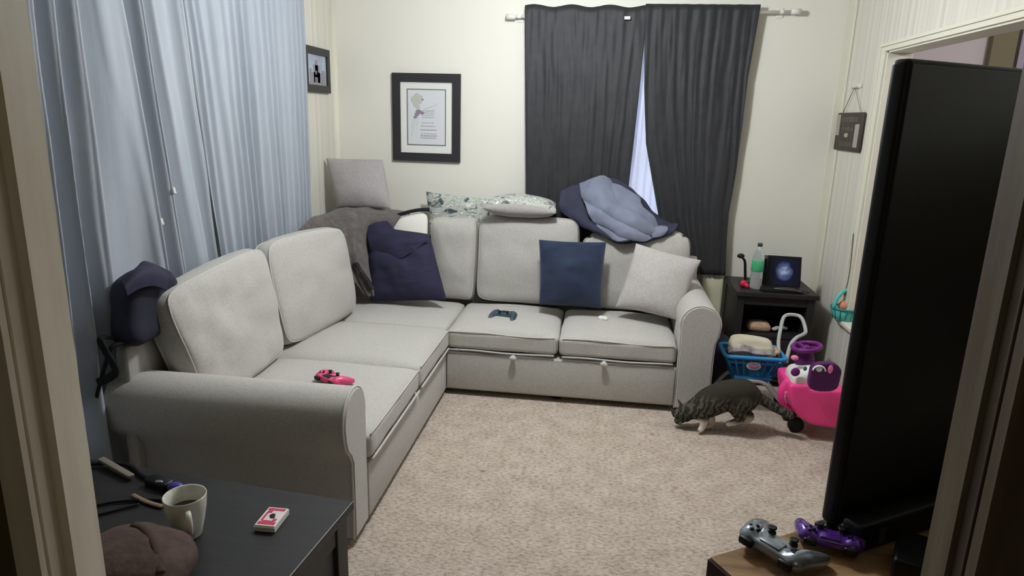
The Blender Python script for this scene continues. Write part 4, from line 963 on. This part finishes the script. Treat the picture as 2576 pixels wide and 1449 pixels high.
# tail
tp = spline([cp(1892, 990, .0), cp(1915, 1004, .0), cp(1942, 1020, -.01), cp(1968, 1034, -.02), cp(1990, 1046, -.04)], 4)
tube(b, tp, [.030-.008*abs(i/len(tp)-.3) for i in range(len(tp))], 12); ball(b, tp[-1], .022)
zmin = min(v.co.z for v in b.verts)
for v in b.verts:
    if v.co.z < .002: v.co.z = .002
cat = obj('cat', b, catmat()); remesh(cat, .0065, 7)
tag(cat, 'dark tabby cat with white paws sniffing the carpet beside the sofa arm', 'cat')
b = B()
for (px, py, dy) in ((1712, 1046, -.042), (1702, 1048, .0)): ball(b, cp(px, py, dy), .0065)
obj('eye', b, mat('cat_eye', (58, 60, 34), .15), cat)
b = B(); ball(b, cp(1701, 1062, -.004), .0065, 1.2, 1, .8); obj('nose', b, mat('cat_nose', (96, 62, 60), .5), cat)
b = B(); tube(b, [cp(1705, 1060, -.02), cp(1697, 1052, -.045)], .0008, 4); tube(b, [cp(1705, 1062, -.02), cp(1692, 1058, -.045)], .0008, 4); tube(b, [cp(1706, 1063, -.02), cp(1722, 1066, -.06)], .0008, 4); obj('whiskers', b, M['white_plastic'], cat)

# ------------------------------------------------------------------ black table, lower left
TZ = .55
tbl = thing('black_coffee_table', 'black-brown wooden chest table by the near rolled arm of the sofa', 'table', (-1.1, 1.35, 0))
u = V(-.032, -.34, 0).normalized()                  # along the right edge, towards us
A = V(-.665, 1.692, 0); w_ = V(u.y, -u.x, 0)        # along the far edge, leftwards
L_, D_ = 1.07, .72
TM = Matrix(((w_.x, u.x, 0, A.x), (w_.y, u.y, 0, A.y), (0, 0, 1, 0), (0, 0, 0, 1)))
b = B(); box(b, 0, L_, 0, D_, TZ-.028, TZ, .004, mtx=TM); obj('tabletop', b, M['blackwood'], tbl, False)
for x0, x1, y0, y1 in ((.015, .075, .02, .08), (.015, .075, D_-.08, D_-.02), (L_-.075, L_-.015, .02, .08), (L_-.075, L_-.015, D_-.08, D_-.02)):
    b = B(); box(b, x0, x1, y0, y1, 0, TZ-.028, .003, mtx=TM); obj('leg', b, M['blackwood'], tbl, False)
b = B(); box(b, .028, .045, .08, D_-.08, .06, TZ-.028, mtx=TM); box(b, .02, .045, .08, D_-.08, TZ-.10, TZ-.028, .002, mtx=TM); box(b, .02, .045, .08, D_-.08, .06, .12, .002, mtx=TM); box(b, .02, .045, D_/2-.03, D_/2+.03, .12, TZ-.1, .002, mtx=TM); obj('end_panel', b, M['blackwood'], tbl, False)
b = B(); box(b, .075, L_-.075, .03, .05, .06, TZ-.028, mtx=TM); obj('side_panel', b, M['blackwood'], tbl, False)
b = B(); box(b, .075, L_-.075, D_-.05, D_-.03, .06, TZ-.028, mtx=TM); obj('side_panel', b, M['blackwood'], tbl, False)
# mug
mg = thing('coffee_mug', 'white mug half full of coffee on the black table', 'mug', (-1.035, 1.452, TZ))
mc = V(-1.035, 1.457, TZ)
b = B(); lathe(b, [(.028, .002), (.031, .0), (.034, .006), (.043, .045), (.0505, .085), (.0535, .118), (.0530, .1205), (.0505, .1195), (.0475, .085), (.040, .045), (.030, .010), (.004, .008)], mc, 40)
obj('cup', b, M['mug'], mg)
b = B(); lathe(b, [(.002, .0765), (.0445, .0765), (.0445, .078), (.002, .0785)], mc, 32); obj('coffee', b, M['coffee'], mg)
hd = V(.62, -.78, 0).normalized(); b = B(); tube(b, spline([mc+hd*.047+V(0, 0, .098), mc+hd*.070+V(0, 0, .096), mc+hd*.078+V(0, 0, .070), mc+hd*.064+V(0, 0, .044), mc+hd*.040+V(0, 0, .034)], 6), .0078, 10, flat=.8); obj('handle', b, M['mug'], mg)
# card deck
cdk = thing('card_deck', 'pink and white deck of playing cards on the black table by the white mug', 'cards', (-.846, 1.55, TZ))
CM = Matrix.Translation(V(-.846, 1.548, TZ)) @ Matrix.Rotation(math.radians(1), 4, 'Z')
b = B(); box(b, -.029, .029, -.044, .044, 0, .020, .002, mtx=CM)
for k in range(3): box(b, -.0295, .0295, -.0445-.001*k, .0435+.001*k, .003+.005*k, .006+.005*k, mtx=CM)
obj('stack', b, M['card'], cdk, False)
b = B()
for a in ((-.024, .024, .028, .038), (-.024, .024, -.038, -.026), (-.018, .018, -.026, -.020), (-.02, -.008, .016, .028), (.010, .02, -.02, -.010), (-.022, -.016, -.02, .02)): box(b, *a, .020, .0208, mtx=CM)
obj('pink_print', b, M['card_red'], cdk, False)
b = B(); ball(b, CM @ V(0, .004, .0205), .008, 1, 1.2, .08); ball(b, CM @ V(.004, -.004, .0205), .006, 1.2, 1, .08); obj('black_motif', b, M['black_plastic'], cdk)
# hat, cables, gadgets
o = obj('brown_hat', pillow((-1.21, 1.17, TZ+.052), (-.90, 1.17, TZ+.052), (-.93, 1.36, TZ+.052), (-1.15, 1.40, TZ+.052), .105, 0, -.10, .012, 21, 28, .3, .42, 0)[0], M['hat']); tag(o, 'crumpled brown knit hat at the near edge of the black table', 'hat')
b = B(); tube(b, spline([(-1.10, 1.345, TZ+.098), (-1.05, 1.32, TZ+.106), (-.98, 1.26, TZ+.104), (-.93, 1.20, TZ+.088)], 6), .010, 8, flat=.5); obj('seam_fold', b, mat('hat_fold', (76, 60, 54), .95), o)
b = B(); tube(b, spline([(-1.55, 1.66, TZ+.004), (-1.42, 1.60, TZ+.005), (-1.40, 1.52, TZ+.005), (-1.32, 1.56, TZ+.006), (-1.22, 1.59, TZ+.005), (-1.14, 1.585, TZ+.005), (-1.10, 1.56, TZ+.005)], 10), .004, 6); tube(b, spline([(-1.5, 1.48, TZ+.005), (-1.4, 1.44, TZ+.005), (-1.32, 1.50, TZ+.005), (-1.25, 1.56, TZ+.006)], 8), .0035, 6)
tag(obj('black_cable', b, M['cable']), 'black cable looping over the black table behind the white mug', 'cable')
b = B(); box(b, -.045, .045, -.02, .02, 0, .026, .007, mtx=Matrix.Translation(V(-1.26, 1.665, TZ)) @ Matrix.Rotation(-.3, 4, 'Z')); g = obj('black_gadget', b, M['black_plastic']); tag(g, 'small black gadget with blue-purple end on the far edge of the table', 'gadget')
b = B(); ball(b, (-1.195, 1.645, TZ+.016), .020, 1.3, .9, .75); obj('blue_purple_end', b, M['bluepurple'], g)
b = B(); ball(b, (-1.25, 1.65, TZ+.026), .008, 1.6, .8, .5); obj('metal_bit', b, M['gloss_silver'], g)
b = B(); box(b, -.085, .085, -.010, .010, 0, .010, .002, mtx=Matrix.Translation(V(-1.44, 1.715, TZ+.012)) @ Matrix.Rotation(-.42, 4, 'Z') @ Matrix.Rotation(.04, 4, 'Y')); tag(obj('wooden_stick', b, M['stick']), 'flat pale wooden stick lying at the far left of the black table', 'stick')
b = B(); tube(b, spline([(-1.30, 1.60, TZ+.006), (-1.24, 1.575, TZ+.006), (-1.18, 1.56, TZ+.006)], 5), .008, 8, flat=.5); tag(obj('tan_strip', b, mat('dull_tan', (130, 112, 88), .8)), 'tan strip on the black table just behind the white mug', 'strip')
b = B(); tube(b, spline([(-1.60, 1.70, TZ+.008), (-1.52, 1.735, TZ+.012), (-1.42, 1.745, TZ+.01), (-1.34, 1.70, TZ+.008), (-1.29, 1.68, TZ+.008)], 8), .007, 8); tag(obj('power_cord', b, M['cable']), 'thick black cord along the far edge of the table beside the pale stick', 'cord')

# ------------------------------------------------------------------ television on its stand, right foreground
U2 = V(.848, .530, 0).normalized(); W2 = V(U2.y, -U2.x, 0); A2 = V(.259, 1.239, 0); SZ = .80
SM = Matrix(((U2.x, W2.x, 0, A2.x), (U2.y, W2.y, 0, A2.y), (0, 0, 1, 0), (0, 0, 0, 1)))
st = thing('wooden_tv_stand', 'rustic brown wood-topped stand under the television', 'tv stand', (A2.x+.3, A2.y+.1, 0))
b = B(); box(b, 0, 1.15, 0, .36, SZ-.034, SZ, .004, mtx=SM); obj('wood_top', b, M['wood'], st, False)
b = B(); box(b, -.003, 1.153, -.003, .363, SZ-.052, SZ-.006, .003, mtx=SM); obj('top_edge', b, M['darkedge'], st, False)
for x in (.05, 1.05):
    for y in (.03, .29):
        b = B(); box(b, x, x+.045, y, y+.045, 0, SZ-.05, .003, mtx=SM); obj('leg', b, M['darkedge'], st, False)
b = B(); box(b, .05, 1.095, .03, .335, .30, .325, mtx=SM); obj('shelf', b, M['wood'], st, False)
tv = thing('television', 'large black flat television standing at an angle on the rustic wood stand', 'television', (A2.x+.5, A2.y+.3, SZ))
b = B(); box(b, .288, 1.37, .010, .050, SZ+.022, SZ+.972, .012, 4, mtx=SM)
obj('cabinet', b, M['tvbez'], tv)
b = B(); box(b, .296, 1.362, .048, .0512, SZ+.040, SZ+.962, .001, mtx=SM); obj('screen', b, M['tv'], tv, False)
b = B(); box(b, .40, 1.32, -.03, .012, SZ+.10, SZ+.55, .015, 3, mtx=SM); obj('rear_housing', b, M['tvbez'], tv)
for x in (.30, 1.05):
    b = B(); tube(b, spline([SM @ V(x+.02, .03, SZ+.04), SM @ V(x+.005, .03, SZ+.02), SM @ V(x-.012, .03, SZ+.008)], 4), .010, 8); box(b, x-.018, x+.03, .005, .058, SZ, SZ+.014, .003, mtx=SM); obj('foot', b, M['black_plastic'], tv)
sb = thing('soundbar', 'long black soundbar lying in front of the television screen', 'soundbar', (A2.x+.5, A2.y+.2, SZ))
b = B(); box(b, .285, 1.12, .066, .112, SZ, SZ+.062, .008, mtx=SM); obj('bar', b, M['black_plastic'], sb)
b = B(); box(b, .345, .365, .1115, .1125, SZ+.010, SZ+.046, mtx=SM); obj('sticker', b, M['sticker'], sb, False)
BM = Matrix(((.90, -.43, 0, .582), (-.43, -.90, 0, 1.325), (0, 0, 1, 0), (0, 0, 0, 1)))
BM = Matrix.Translation(V(.640, 1.318, SZ)) @ Matrix.Rotation(math.radians(-25), 4, 'Z')
b = B(); box(b, 0, .15, -.125, 0, 0, .06, .006, mtx=BM); tag(obj('black_media_box', b, M['black_plastic']), 'black media box in front of the soundbar at the right of the wood top', 'box')
c1_ = atZ(1965, 1398, SZ+.0)
controller('game_controller', 'silver game controller at the left on the rustic wood stand', (.395, 1.262, SZ+.0), math.radians(132), M['gloss_silver'], .95, m3=M['gloss_silver'])
controller('game_controller', 'metallic purple game controller beside the soundbar on the wood stand', (.512, 1.318, SZ+.0), math.radians(163), M['gloss_purple'], .80, m3=M['gloss_purple'])
